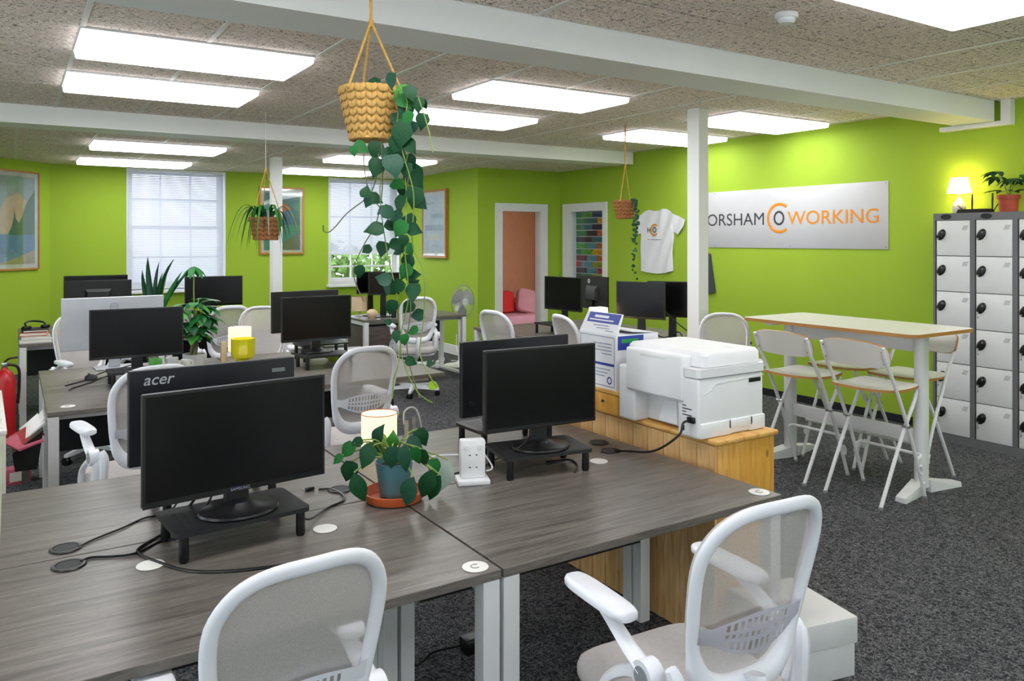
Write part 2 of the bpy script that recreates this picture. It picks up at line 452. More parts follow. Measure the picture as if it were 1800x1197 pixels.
ADDED_SIDE_W = [(-2.2, -.2), (.6, 2.6), (3.6, 5.6)]; ADDED_BACK_W = [(-2.0, -.1), (.6, 2.5), (3.2, 5.1)]  # unseen windows, added to let daylight in from beside and behind the camera
struct('wall_side', B().plate(LX - .2, LX, BY, 8.2, 0, CZ + .1, [(a, c, .75, 2.45) for a, c in ADDED_SIDE_W], 'x'), 'green_wall')
struct('wall_back', B().plate(LX, WX, BY - .2, BY, 0, CZ + .1, [(a, c, .75, 2.45) for a, c in ADDED_BACK_W], 'y'), 'green_wall')
for k, (a, c) in enumerate(ADDED_SIDE_W):  # added side windows, out of view, for daylight
    f = struct('window_%d' % (4 + k), B().plate(LX - .14, LX - .08, a, c, .75, 2.45, [(a + .06, (a + c) / 2 - .03, .81, 2.39), ((a + c) / 2 + .03, c - .06, .81, 2.39)], 'x'), 'white_gloss')
    for q in ((a + .05, (a + c) / 2 - .02), ((a + c) / 2 + .02, c - .05)): struct('pane', B().box(LX - .115, LX - .11, *q, .8, 2.4), 'window_glass', f)
for k, (a, c) in enumerate(ADDED_BACK_W):  # added windows behind the camera, for daylight on the near chairs
    f = struct('window_%d' % (7 + k), B().plate(a, c, BY - .14, BY - .08, .75, 2.45, [(a + .06, (a + c) / 2 - .03, .81, 2.39), ((a + c) / 2 + .03, c - .06, .81, 2.39)], 'y'), 'white_gloss')
    for q in ((a + .05, (a + c) / 2 - .02), ((a + c) / 2 + .02, c - .05)): struct('pane', B().box(*q, BY - .115, BY - .11, .8, 2.4), 'window_glass', f)
struct('baseboard_right', B().box(WX - .012, WX, 3.3, DY, 0, .07, .003), 'dark_panel')
struct('baseboard_jog', B().box(JX - .02, JX, DY, FY, 0, .13, .004), 'white_paint')
struct('baseboard_far', B().box(.45, JX - .02, FY - .02, FY, 0, .13, .004), 'white_paint')
# green boxed-in pipe casing beside the lockers
struct('wall_casing', B().box(6.17, WX, 3.45, 3.62, 0, .86, .004), 'green_wall', label='low green boxed-in casing on the wall beside the lockers')
# posts
o = struct('pillar', B().box(4.665, 4.775, 4.515, 4.645, 0, CZ, .004), 'white_paint'); o['label'] = 'square white post behind the printer'
o = struct('pillar', B().box(2.49, 2.60, 8.93, 9.06, 0, CZ2, .004), 'white_paint'); o['label'] = 'square white post in front of the mountain picture'

# windows in the far wall
def sash_window(name, x0, x1, z0, z1, mid):
    wdw = struct(name, B().plate(x0, x1, FY + .10, FY + .20, z0, z1, [(x0 + .05, x1 - .05, z0 + .05, z1 - .05)], 'y'), 'white_gloss')
    struct('reveal', B().plate(x0 - .0, x1 + .0, FY - .004, FY + .10, z0, z1, [(x0 + .012, x1 - .012, z0 + .012, z1 - .012)], 'y'), 'white_gloss', wdw)
    struct('sill', B().box(x0 - .03, x1 + .0, FY - .09, FY + .1, z0 - .03, z0 + .012, .006), 'white_gloss', wdw)
    for a, c, y in ((mid, z1 - .05, FY + .155), (z0 + .05, mid, FY + .115)):
        n = 3; wd = (x1 - x0 - .10) / n; rows = 2
        holes = []
        for i in range(n):
            for j in range(rows):
                h = (c - a - .03) / rows
                holes.append((x0 + .05 + wd * i + (.035 if i == 0 else .011), x0 + .05 + wd * (i + 1) - (.035 if i == n - 1 else .011), a + .03 + h * j + (.02 if j == 0 else .011), a + .03 + h * (j + 1) - .012))
        sh = struct('sash', B().plate(x0 + .05, x1 - .05, y, y + .03, a, c, holes, 'y'), 'white_gloss', wdw)
        for hx0, hx1, hz0, hz1 in holes:
            struct('pane', B().box(hx0 - .004, hx1 + .004, y + .012, y + .016, hz0 - .004, hz1 + .004), 'window_glass', sh)
    return wdw
sash_window('window_1', 1.255, 2.49, .9, 2.505, 1.72)
sash_window('window_2', 3.955, 5.10, .9, 2.495, 1.36)
def blind(name, x0, x1, zt, zb, label, group):
    t = thing(name, label, 'blind', ((x0 + x1) / 2, FY + .03, zt), 0, group); wd = (x1 - x0) / 2
    obj('head_rail', B().box(-wd, wd, -.015, .015, -.03, 0, .003), 'white_gloss', t)
    n = int((zt - zb - .05) / .0225); a = 1.02
    s_me = B().prism([(-.012 * math.cos(a), -.012 * math.sin(a)), (0, .0012), (.012 * math.cos(a), .012 * math.sin(a)), (.012 * math.cos(a), .012 * math.sin(a) + .0006), (0, .002), (-.012 * math.cos(a), -.012 * math.sin(a) + .0006)], -wd, wd, 'x').done('slat')
    for k in range(n): obj('slat', s_me, 'blind_slat', t, (0, 0, -.045 - .0225 * k))
    obj('bottom_rail', B().box(-wd, wd, -.012, .012, zb - zt, zb - zt + .016, .003), 'white_gloss', t)
    for x in (-wd * .72, 0, wd * .72): obj('ladder_cord', B().cyl((x, -.013, -.03), (x, -.013, zb - zt), .0012, n=4), 'white_gloss', t)
blind('venetian_blind', 1.285, 2.46, 2.50, .93, 'white venetian blind lowered to the sill behind the snake plant', 'venetian blinds')
blind('venetian_blind', 3.985, 5.07, 2.49, 1.37, 'white venetian blind half lowered behind the trailing plant', 'venetian blinds')
# what stands outside the windows
struct('ground', B().box(-12, 16, FY + .3, 40, -3.2, -3.0), 'exterior_grey')
def bush(c, rx, ry, rz, m, label, n=260):
    t = thing('shrub', label, 'shrub', c, 0, 'shrubs outside the window')
    b = B()
    for k in range(n):
        v = Vector((random.gauss(0, 1), random.gauss(0, 1), random.gauss(0, 1))).normalized() * random.uniform(.5, 1)
        p = Vector((v.x * rx, v.y * ry, v.z * rz + rz)); d = Vector((random.uniform(-1, 1), random.uniform(-1, 1), random.uniform(-1, 1))).normalized(); e = d.orthogonal().normalized() * .06; d *= .12
        vv = [b.bm.verts.new(q) for q in (p - d, p + e, p + d, p - e)]; b.bm.faces.new(vv)
    obj('foliage', b, m, t, kind='stuff')
    obj('stem', B().cyl((0, 0, -.6), (0, 0, rz), .05), 'stem_brown', t)
bush((5.5, 15.2, -.35), .8, .8, .95, 'hedge', 'loose green shrub outside the half covered window', 900)
bush((6.8, 15.9, -.5), .9, .8, 1.0, 'hedge', 'rounded green shrub outside, beside the loose one', 900)
bush((5.4, 14.0, -.35), .7, .5, .55, 'lilac', 'low lilac flowering shrub outside the window', 260)

# doorway and the small room behind it
dr = struct('door_1', B().plate(5.38, 6.217, DY - .022, DY - .001, 0, 2.06, [(5.487, 6.11, -.01, 1.955)], 'y'), 'white_gloss')
struct('jamb', B().plate(5.46, 6.137, DY - .004, DY + .13, 0, 1.98, [(5.49, 6.107, -.01, 1.952)], 'y'), 'white_gloss', dr)
lf = struct('door_leaf', B().box(5.492, 5.53, DY + .13, DY + .74, .01, 1.95, .003), 'frame_wood', dr)
hd = obj('handle_plate', B().box(5.53, 5.536, DY + .62, DY + .66, .92, 1.10, .002).tube([(5.536, DY + .64, 1.05), (5.575, DY + .64, 1.05), (5.58, DY + .62, 1.05), (5.58, DY + .52, 1.05)], .008, 8, 0), 'chrome', dr)
struct('wall_salmon', B().box(JX + .12, 8.0, 11.2, 11.3, 0, 2.6), 'salmon_wall')
struct('wall_salmon', B().box(7.6, 7.7, DY + .12, 11.3, 0, 2.6), 'salmon_wall')
struct('wall_salmon', B().box(JX + .12, JX + .14, DY + .12, 11.3, 0, 2.6), 'salmon_wall')
struct('ceiling', B().box(JX, 7.7, DY + .01, 11.3, 2.6, 2.65), 'white_paint')
sf = thing('sofa', 'pink sofa seen through the open doorway', 'sofa', (6.85, 10.65, 0))
obj('seat', B().box(-.75, .68, -.42, .4, .16, .39, .05, 3), 'sofa_pink', sf)
obj('backrest', B().box(-.75, .68, .25, .48, .16, .60, .05, 3), 'sofa_pink', sf)
obj('base', B().box(-.73, .66, -.38, .45, .02, .16), 'sofa_pink', sf)
def cushion(name, m, label, loc, rot, s=.42):
    b = B(); n = 10; rings = []
    for j in range(5):
        z = (-1, -.6, 0, .6, 1)[j]; k = (.9, .98, 1, .98, .9)[j]
        rings.append(b.ring([(math.copysign(abs(math.cos(t)) ** .45, math.cos(t)) * s / 2 * k, z * .07, math.copysign(abs(math.sin(t)) ** .45, math.sin(t)) * s / 2 * k) for t in [6.28318 * i / 24 for i in range(24)]]))
    b.skin(rings); o = obj(name, b, m, loc=loc, rot=rot, ang=60); return tag(o, label, 'cushion')
cushion('cushion', 'cushion_red', 'plain red cushion on the pink sofa', (6.70, 10.74, .565), (-.25, 0, 0), .36)
cushion('cushion', 'sofa_pink', 'large pink cushion leaning on the sofa beside the red one', (7.06, 10.60, .57), (-.35, .25, -.2), .40)
l = thing('ceiling_light', 'unseen flat white ceiling light added to light the small salmon coloured room', 'light', (6.3, 9.9, 2.595))  # hidden lamp, added to light the room behind the doorway
obj('housing', B().box(-.3, .3, -.3, .3, -.03, 0, .004), 'white_gloss', l); obj('diffuser', B().box(-.28, .28, -.28, .28, -.036, -.028), 'panel_glow', l)

# internal window with painted bricks behind it
w3 = struct('window_3', B().plate(WX - .022, WX - .001, 7.828, 8.776, .80, 2.062, [(7.91, 8.61, .9, 1.955)], 'x'), 'white_gloss')
struct('lining', B().plate(WX - .005, WX + .12, 7.90, 8.62, .89, 1.965, [(7.915, 8.605, .905, 1.95)], 'x'), 'white_gloss', w3)
struct('mortar', B().box(WX + .10, WX + .13, 7.9, 8.62, .89, 1.97), 'pot_white', w3)
BR = {'g': '#1f7a3a', 'G': '#3f9a2e', 't': '#1f6e74', 'b': '#22406e', 'n': '#16203e', 'T': '#4a8f9a', 'y': '#d8a018', 'o': '#c8641a', 'r': '#b02430', 'R': '#6e2030', 'k': '#20262a', 'l': '#8a9a30'}
for k, v in BR.items(): plain('brick_' + k, v, .5, vary=.35, scale=22)
rows = ['gGtby', 'gttny', 'gtnnb', 'gnnbo', 'kktty', 'GTTyo', 'gGgyR', 'RgTTo', 'rTtlb', 'ktTlr', 'kgTlr', 'rgtbr', 'kgtlr']
bh = .0835; bl = .232; bme = {}
for j, rw in enumerate(rows):
    zc = 1.952 - bh * (j + .5); off = 0 if j % 2 else -bl / 2; i = 0; y = 8.612
    y1 = 8.612 - off
    while y1 > 7.905:
        y0 = y1 - bl; a, c = max(y0 + .007, 7.908), min(y1 - .007, 8.610)
        if c - a > .02:
            key = rw[min(4, int((8.61 - (a + c) / 2) / .70 * 5))]; L = round(c - a, 3)
            o = obj('brick', B().box(WX + .088, WX + .105, -L / 2, L / 2, -bh / 2 + .006, bh / 2 - .006, .003, 1), 'brick_' + key, w3, (0, (a + c) / 2, zc))
        y1 = y0
struct('pane', B().box(WX + .03, WX + .034, 7.91, 8.61, .9, 1.955), 'window_glass', w3)

# ceiling light panels
pl0 = None
LIGHT_NAMES = {}
def light_panel(x, y, z, label):
    global pl0
    if pl0 is None:
        pl0 = thing('ceiling_light', label, 'light', (x, y, z), 0, 'ceiling light panels')
        obj('housing', B().box(.002, 1.198, .002, .598, -.012, .01), 'white_gloss', pl0)
        obj('rim', B().hexa([(.012, .012, -.046), (1.188, .012, -.046), (1.188, .588, -.046), (.012, .588, -.046), (.008, .008, -.012), (1.192, .008, -.012), (1.192, .592, -.012), (.008, .592, -.012)]), 'panel_rim', pl0, smooth=False)
        obj('diffuser', B().box(.018, 1.182, .018, .582, -.050, -.0465), 'panel_glow', pl0, smooth=False)
    else: dup(pl0, (x, y, z), 0, label, 'ceiling light panels')
for (x, y), lb in zip(LAMPS_A, ('glowing ceiling panel above the near desks', 'glowing ceiling panel just behind the near beam, above the large black monitors', 'glowing ceiling panel in front of the far beam, above the silver monitor',
        'glowing ceiling panel beside the smoke detector', 'glowing ceiling panel behind the near beam, right of the big hanging basket', 'glowing ceiling panel partly hidden by the big trailing plant',
        'glowing ceiling panel over the locker end, outside the view', 'glowing ceiling panel behind the beam nearest the wall sign', 'glowing ceiling panel behind the white post by the green wall')):
    light_panel(x, y, CZ, lb)
for (x, y), lb in zip(LAMPS_B, ('glowing ceiling panel past the far beam on the blind side', 'glowing ceiling panel touching the top of the fully lowered blind', 'glowing ceiling panel past the far beam behind the trailing vines', 'glowing ceiling panel nearest the half lowered blind')):
    light_panel(x, y, CZ2, lb)
for (x, y), lb in zip([(.29, -1.2), (2.69, -1.2), (5.07, -1.2), (-1.9, 1.49), (-1.9, 4.45)], ('unseen ceiling panel added behind the camera, one', 'unseen ceiling panel added behind the camera, two', 'unseen ceiling panel added behind the camera, three', 'unseen ceiling panel added by the side wall, near', 'unseen ceiling panel added by the side wall, far')):  # out-of-view panels carrying on the grid, added for more even light
    light_panel(x, y, CZ, lb)
sd = thing('smoke_detector', 'small round white smoke detector on the ceiling', 'smoke detector', Vector((0, 0, 0)))
p = Vector((3.09, 2.43, CZ)); sd.location = p
obj('base', B().lathe([(.052, 0), (.055, -.012), (.05, -.022)], n=24), 'white_gloss', sd)
obj('sensor_head', B().lathe([(.04, -.022), (.04, -.036), (.03, -.046), (.01, -.048)], n=20), 'white_gloss', sd)
# ---------------------------------------------------------------- desks
DT = .70
desk_mesh = {}
def desk(loc, w_, d_, label, group, rz=0, ports=(), flip=False, inset=.03):
    "w_ along x, d_ along y; user side at y=0 unless flip; ports: (x, y, kind)"
    t = thing('desk', label, 'desk', loc, rz, group)
    k = (w_, d_)
    if k not in desk_mesh:
        desk_mesh[k] = (B().box(.002, w_ - .002, .002, d_ - .002, DT - .025, DT, .0015, 1).done('desk_top'),
                        B().box(-.025, .025, -.025, .025, 0, DT - .026, .002, 1).done('leg'),
                        B().box(-.02, .02, -d_ / 2 + .06, d_ / 2 - .06, -.02, .02, .002, 1).done('side_rail'),
                        B().box(.06, w_ - .06, -.015, .015, -.02, .02, .002, 1).done('long_rail'),
                        B().box(.07, w_ - .07, -.009, .009, -.16, .16, .001, 1).done('modesty_panel'))
    top, leg, sr, lr, mp = desk_mesh[k]
    obj('desk_top', top, 'desk_wood', t)
    for x in (.03, w_ - inset):
        for y in (.03, d_ - .03): obj('leg', leg, 'metal_white', t, (x, y, 0))
        obj('side_rail', sr, 'metal_white', t, (x, d_ / 2, DT - .046))
    for y in (.14, d_ - .14): obj('long_rail', lr, 'metal_white', t, (0, y, DT - .046))
    obj('modesty_panel', mp, 'dark_panel', t, (0, (.06 if flip else d_ - .06), DT - .2))
    for x, y, c in ports:
        if c == 'w': obj('port_cover', B().lathe([(.034, 0), (.036, .0015), (.035, .003), (.0, .0032)][:3], n=24), 'table_white', t, (x, y, DT))
        elif c == 'l':
            o = obj('port_cover', B().lathe([(.034, 0), (.036, .0015), (.035, .003)], n=24), 'table_white', t, (x, y, DT))
            obj('cover_print', B().tube([(math.cos(a) * .012, math.sin(a) * .012, .0034) for a in [.6 + .5 * i for i in range(10)]], .0014, 5, 2), 'slit_grey', o)
        else:
            o = obj('cable_port', B().lathe([(.041, 0), (.043, .002), (.04, .005), (.033, .005), (.032, .001)], n=26), 'black_plastic', t, (x, y, DT))
            obj('port_lid', B().lathe([(.031, .001), (.031, .004), (.0305, .0045)], n=24), 'dark_panel', o)
    return t
g1 = 'desks of the near bench'
desk((-.03, 1.77, 0), 1.13, .715, 'grey wood desk nearest the camera, under the big black monitor', g1, ports=((.16, .645, 'b'), (.345, .53, 'w'), (.83, .535, 'w'), (1.075, .05, 'l')))
desk((1.103, 1.77, 0), 1.13, .715, 'grey wood desk beside the printer with an empty front corner', g1, ports=((1.08, .06, 'l'), (.85, .655, 'w')))
desk((-.03, 2.488, 0), 1.13, .735, 'grey wood desk behind, holding the monitor turned away on the left', g1, ports=((.16, .065, 'b'), (1.0, .15, 'b')), flip=True)
desk((1.103, 2.488, 0), 1.13, .735, 'grey wood desk behind, holding the drum lamp side of the bench', g1, ports=((.985, .03, 'b'), (1.03, .16, 'b')), flip=True)
g2 = 'desks of the middle bench'
desk((.15, 4.60, 0), 1.13, .74, 'grey desk with a computer mouse and loose cables', g2, ports=((.10, .12, 'l'),))
desk((1.283, 4.60, 0), 1.13, .74, 'grey desk of the middle bench behind the white mesh chair', g2, inset=.55)
desk((.15, 5.343, 0), 1.13, .76, 'grey desk under the silver monitor', g2, flip=True)
desk((1.283, 5.343, 0), 1.13, .76, 'grey desk holding the yellow glass lamp', g2, flip=True, inset=.55)
g3 = 'desks of the bench by the lowered blind'
desk((.05, 7.70, 0), 1.13, .72, 'grey desk with the stack of books and a headset', g3)
desk((1.183, 7.70, 0), 1.13, .72, 'grey desk by the blind under the tilted wide monitor', g3)
desk((.05, 8.423, 0), 1.13, .72, 'grey desk farthest back beside the lowered blind', g3, flip=True)
fd = desk((3.22, 8.02, 0), 1.27, .62, 'pale desk with drawer front beside the standing fan', 'desks by the half lowered blind')
obj('drawer_front', B().box(.04, .55, .08, .11, .05, .62, .002), 'dark_laminate', fd); obj('drawer_front', B().box(.03, .05, .10, .58, .05, .62, .002), 'dark_laminate', fd)
obj('bar_handle', B().tube([(.36, .075, .40), (.36, .06, .40), (.50, .06, .40), (.50, .075, .40)], .006, 6, 0), 'black_plastic', fd)
obj('foot_rail', B().box(1.21, 1.27, .0, .62, 0, .03, .006), 'metal_white', fd)
g4 = 'desks of the bench by the green wall'
desk((3.90, 6.83, 0), 1.13, .73, 'grey desk nearest the doorway', g4, rz=-R90)
desk((3.90, 5.697, 0), 1.13, .73, 'grey desk behind the printer paper box', g4, rz=-R90)
desk((4.633, 6.83, 0), 1.13, .73, 'grey desk under the painted brick window', g4, rz=-R90, flip=True)
desk((4.633, 5.697, 0), 1.13, .73, 'grey desk under the t-shirt', g4, rz=-R90, flip=True)

# ---------------------------------------------------------------- mesh office chairs
def make_chair(label, loc, rz):
    t = thing('office_chair', label, 'chair', loc, rz, 'white mesh office chairs')
    # cushion
    b = B(); rings = []
    def se(k, z, wx=.215, wy=.235, e=.42, dy=0):
        o = []
        for i in range(36):
            a = 6.28318 * i / 36; c, s_ = math.cos(a), math.sin(a)
            x = math.copysign(abs(c) ** e, c) * wx * k; y = math.copysign(abs(s_) ** e, s_) * wy * k + dy
            o.append((x * (1 - .10 * (y < 0) * abs(y) / wy), y, z - .014 * max(0, (y - .12) / .12) ** 2 + .006 * (abs(x) / wx) ** 2))
        return b.ring(o)
    for k, z in ((.90, .425), (.97, .432), (1, .447), (1.0, .468), (.975, .484), (.92, .493), (.6, .496), (.2, .494)): rings.append(se(k, z))
    b.skin(rings); obj('seat', b, 'chair_fabric', t, ang=60)
    b = B(); rings = [se(k, z) for k, z in ((.5, .385), (.86, .395), (.96, .41), (.97, .428))] if 0 else None
    b = B()
    def se2(k, z): return b.ring([(math.copysign(abs(math.cos(a)) ** .45, math.cos(a)) * .205 * k, math.copysign(abs(math.sin(a)) ** .45, math.sin(a)) * .225 * k, z) for a in [6.28318 * i / 28 for i in range(28)]])
    b.skin([se2(k, z) for k, z in ((.45, .39), (.88, .402), (.97, .415), (.97, .43))]); obj('seat_shell', b, 'chair_plastic', t, ang=60)
    # back: closed loop in a bowed, leaning plane
    def bk(x, z, off=0):
        return Vector((x, -.205 - (z - .56) * .26 + 1.25 * x * x - off, z))
    ZB, ZT = .565, 1.0
    def loop(i, n, k=1.0):
        a = 6.28318 * i / n; c, s_ = math.cos(a), math.sin(a)
        e = .62 if s_ > 0 else .5
        hz = (ZT - ZB) / 2; z = (ZT + ZB) / 2 + math.copysign(abs(s_) ** (.72 if s_ > 0 else .6), s_) * hz * k
        wd = .160 + .022 * max(-1, min(1, (z - .70) / .2)); x = math.copysign(abs(c) ** e, c) * wd * k
        return x, z
    N = 56
    pts = []; rad = []
    for i in range(N):
        x, z = loop(i, N); pts.append(bk(x, z)); rad.append(.0165 + .017 * max(0, 1 - (z - ZB) / .11))
    b = B(); b.tube(pts, rad, 10, 0, closed=True, flat=.75, up=(0, 1, .26)); obj('back_frame', b, 'chair_plastic', t, ang=70)
    b = B(); rings = [[b.bm.verts.new(bk(*loop(i, N, k), -.010)) for i in range(N)] for k in (1.0, .93, .75, .5, .25)]
    for r0, r1 in zip(rings, rings[1:]):
        for i in range(N): b.bm.faces.new((r0[i], r0[(i + 1) % N], r1[(i + 1) % N], r1[i]))
    b.bm.faces.new(rings[-1]); obj('back_mesh', b, 'chair_net', t)
    b = B(); b.tube([p + Vector((0, .013, 0)) for p in pts], .009, 6, 0, closed=True); obj('mesh_edge', b, 'chair_fabric', t)
    # lumbar band with slots
    b = B(); nu, nv_ = 36, 9; g = {}
    for i in range(nu + 1):
        s_ = i / nu * 2 - 1; hh = .020 + .034 * max(0, math.cos(s_ * 1.9)) ** 1.0; zc = .715 - .012 * math.cos(s_ * 1.57)
        for j in range(nv_ + 1): g[i, j] = b.bm.verts.new(bk(s_ * .155, zc + (j / nv_ * 2 - 1) * hh, .012))
    for i in range(nu):
        for j in range(nv_):
            slot = 7 <= i < nu - 7 and i % 2 == 1 and j in (1, 2, 4, 6, 7)
            if not slot: b.bm.faces.new((g[i, j], g[i + 1, j], g[i + 1, j + 1], g[i, j + 1]))
    bmesh.ops.solidify(b.bm, geom=b.bm.faces[:], thickness=.006); obj('lumbar_support', b, 'chair_plastic', t, ang=50)
    # spine from the back frame under the seat
    obj('spine', B().tube([(0, -.235, .60), (0, -.25, .53), (0, -.235, .45), (0, -.16, .395), (0, -.02, .385)], [.034, .04, .04, .04, .035], 10, 4, flat=.5), 'chair_plastic', t, ang=60)
    obj('mechanism', B().box(-.07, .07, -.09, .09, .345, .395, .012), 'black_plastic', t)
    obj('gas_lift', B().cyl((0, 0, .07), (0, 0, .20), .027, n=16).cyl((0, 0, .20), (0, 0, .35), .017, n=14), 'black_plastic', t)
    obj('hub', B().lathe([(.03, .055), (.045, .06), (.045, .10), (.03, .11)], n=20), 'chair_plastic', t)
    leg = B().hexa([(-.022, .03, .06), (.022, .03, .06), (.014, .285, .055), (-.014, .285, .055), (-.018, .03, .10), (.018, .03, .10), (.011, .285, .075), (-.011, .285, .075)]).done('base_leg')
    cas = B().cyl((-.022, 0, .027), (-.006, 0, .027), .027, n=14).cyl((.006, 0, .027), (.022, 0, .027), .027, n=14).cyl((-.008, 0, .027), (.008, 0, .027), .01, n=8).cyl((0, 0, .03), (0, 0, .06), .007, n=8).done('caster')
    for k in range(5):
        a = 6.28318 * k / 5 + .3
        l = obj('base_leg', leg, 'chair_plastic', t, rot=(0, 0, a)); obj('caster', cas, 'black_plastic', l, loc=(0, .27, 0), rot=(0, 0, .5 + k))
    # flip-up arms
    for s_ in (-1, 1):
        X = s_ * .212
        obj('arm_bracket', B().tube([(s_ * .12, -.02, .405), (X, .0, .41), (X + s_ * .012, .035, .45), (X + s_ * .01, .02, .52), (X, -.05, .575), (X, -.14, .60), (X, -.155, .56), (X, -.13, .47), (s_ * .19, -.10, .41)], [.02, .021, .02, .019, .019, .022, .02, .019, .018], 8, 5, flat=.7), 'chair_plastic', t, ang=60)
        obj('arm_pivot', B().cyl((X - s_ * .012, -.135, .605), (X + s_ * .028, -.135, .605), .036, n=22), 'chair_plastic', t)
        obj('pivot_cap', B().cyl((X + s_ * .026, -.135, .605), (X + s_ * .030, -.135, .605), .024, n=22), 'grey_plastic', t)
        obj('arm_mount', B().tube([(X - s_ * .01, -.19, .64), (X - s_ * .02, -.20, .60), (X - s_ * .02, -.19, .50), (X - s_ * .03, -.14, .43)], [.014, .02, .018, .014], 8, 4), 'chair_plastic', t)
        obj('arm_link', B().tube([(X + s_ * .005, -.125, .61), (X + s_ * .008, -.07, .635), (X + s_ * .005, .01, .672), (X, .07, .69)], [.026, .023, .02, .016], 8, 4, flat=.55), 'chair_plastic', t, ang=60)
        b = B(); b.skin([b.ring([(X + math.copysign(abs(math.cos(a)) ** .5, math.cos(a)) * .037 * k, .065 + math.copysign(abs(math.sin(a)) ** .6, math.sin(a)) * .13 * kk, z + .02 * math.sin(a) * 0) for a in [6.28318 * i / 24 for i in range(24)]]) for k, kk, z in ((.7, .95, .687), (1, 1, .693), (1, 1, .705), (.85, .97, .712))])
        obj('arm_pad', b, 'chair_plastic', t, ang=60)
    return t
ch0 = make_chair('white mesh office chair at the front desk edge, only its back in the picture', (.422, 1.62, 0), math.radians(4))
for loc, a, lb in (((1.425, 1.43, 0), -4, 'white mesh office chair pulled out, its seat and arm showing, beside the white carton'),
                   ((1.58, 4.20, 0), 3, 'white mesh office chair behind the drum lamp at the middle bench'),
                   ((.50, 4.12, 0), 10, 'white office chair half hidden behind the monitor turned away'),
                   ((1.56, 7.24, 0), 4, 'white mesh office chair behind the yellow glass lamp'),
                   ((1.72, 6.42, 0), 168, 'white office chair tucked in next to the tall monitor pair of the middle bench'),
                   ((.50, 6.50, 0), 195, 'white office chair behind the silver monitor'),
                   ((3.46, 7.30, 0), -14, 'white mesh office chair at the desk beside the fan'),
                   ((3.52, 5.42, 0), -78, 'white mesh office chair in front of the doorway'),
                   ((3.78, 4.74, 0), -98, 'white office chair right behind the printer paper box'),
                   ((4.39, 3.97, 0), 137, 'white mesh office chair showing only its top between the printer and the square post')):
    dup(ch0, loc, math.radians(a), lb)

# the chair at the front desk edge is set lower than the others
ch0.location = (.464, 1.785, 0)
for o in C.objects:
    if o.parent == ch0 and o.name.split('.')[0] not in ('hub', 'base_leg', 'caster', 'gas_lift'): o.location.z -= .045
# ---------------------------------------------------------------- monitors and risers
mon_mesh = {}
def monitor(c, rz, w_, h_, zb, stand, label, back=False, logo=None, base_z=DT, m_back='black_satin', foot='round', group='computer monitors', tilt=0):
    "c: (x, y) of the panel; faces -y locally; zb: underside of the panel; stand: height from base_z up to it"
    t = thing('monitor', label, 'monitor', (c[0], c[1], base_z), rz, group)
    z0 = zb - base_z; k = (w_, h_, m_back)
    if k not in mon_mesh:
        mon_mesh[k] = (B().box(-w_ / 2, w_ / 2, -.008, .012, 0, h_, .003, 1).hexa([(-w_ * .20, .010, h_ * .25), (w_ * .20, .010, h_ * .25), (w_ * .20, .010, h_ * .72), (-w_ * .20, .010, h_ * .72), (-w_ * .16, .04, h_ * .29), (w_ * .16, .04, h_ * .29), (w_ * .16, .034, h_ * .62), (-w_ * .16, .034, h_ * .62)]).done('housing'),
                       B().box(-w_ / 2 + .008, w_ / 2 - .008, -.0092, -.0075, .016, h_ - .008).done('screen'),
                       B().plate(-w_ / 2, w_ / 2, -.0105, -.0085, 0, h_, [(-w_ / 2 + .008, w_ / 2 - .008, .016, h_ - .008)], 'y').done('bezel'))
    hs, sc, bz = mon_mesh[k]
    obj('housing', hs, m_back, t, (0, 0, z0)); obj('screen', sc, 'screen', t, (0, 0, z0)); obj('bezel', bz, 'black_plastic', t, (0, 0, z0))
    obj('neck', B().hexa([(-.035, .01, .012), (.035, .01, .012), (.035, .035, .012), (-.035, .035, .012), (-.028, .012, z0 + .1), (.028, .012, z0 + .1), (.028, .03, z0 + .1), (-.028, .03, z0 + .1)]), m_back if m_back == 'silver' else 'black_plastic', t)
    if foot == 'round': obj('foot', B().lathe([(.095, 0), (.1, .004), (.097, .010), (.05, .016), (.03, .03)], n=32, sx=1.15, sy=.95), 'black_plastic', t)
    else: obj('foot', B().box(-.12, .12, -.09, .09, 0, .010, .004), m_back if m_back == 'silver' else 'black_plastic', t)
    if logo: text('brand_mark', logo[0], logo[1], t, (logo[2], .0125 if logo[5] else -.0112, z0 + logo[3]), (R90, 0, math.pi if logo[5] else 0), width=logo[4])
    return t
def riser(c, rz, w_, d_, h_, label, group='monitor risers'):
    t = thing('monitor_riser', label, 'monitor stand', (c[0], c[1], DT), rz, group)
    pl = obj('platform', B().prism(rrect(-w_ / 2, w_ / 2, -d_ / 2, d_ / 2, .02), h_ - .012, h_), 'black_satin', t)
    b = B()
    for i in range(3):
        for j in range(8): b.box(-w_ / 2 + .03 + .022 * i, -w_ / 2 + .042 + .022 * i, -d_ / 2 + .03 + .02 * j, -d_ / 2 + .036 + .02 * j, h_, h_ + .0006)
    obj('vent_slots', b, 'dark_panel', pl, kind='stuff')
    for x in (-1, 1):
        for y in (-1, 1): obj('leg', B().lathe([(.011, 0), (.014, .008), (.013, h_ - .012)], (x * (w_ / 2 - .025), y * (d_ / 2 - .022), 0), 12), 'black_plastic', t)
    return t
riser((.55, 2.38), math.radians(5), .38, .235, .085, 'black perforated riser under the big near monitor')
m = monitor((.56, 2.36), math.radians(6.6), .53, .31, .845, 0, 'large black monitor facing the camera on the nearest desk', base_z=DT + .085)
text('brand_mark', 'SAMSUNG', 'print_grey', m, (-.028, -.0112, .845 - DT - .085 + .004), (R90, 0, 0), width=.056)
riser((.57, 2.74), math.radians(3), .38, .22, .10, 'black riser under the monitor turned away on the left')
monitor((.57, 2.72), math.radians(183.5), .53, .30, .865, 0, 'black monitor turned away with a pale brand name on its back', base_z=DT + .10, foot='box', m_back='navy_back')
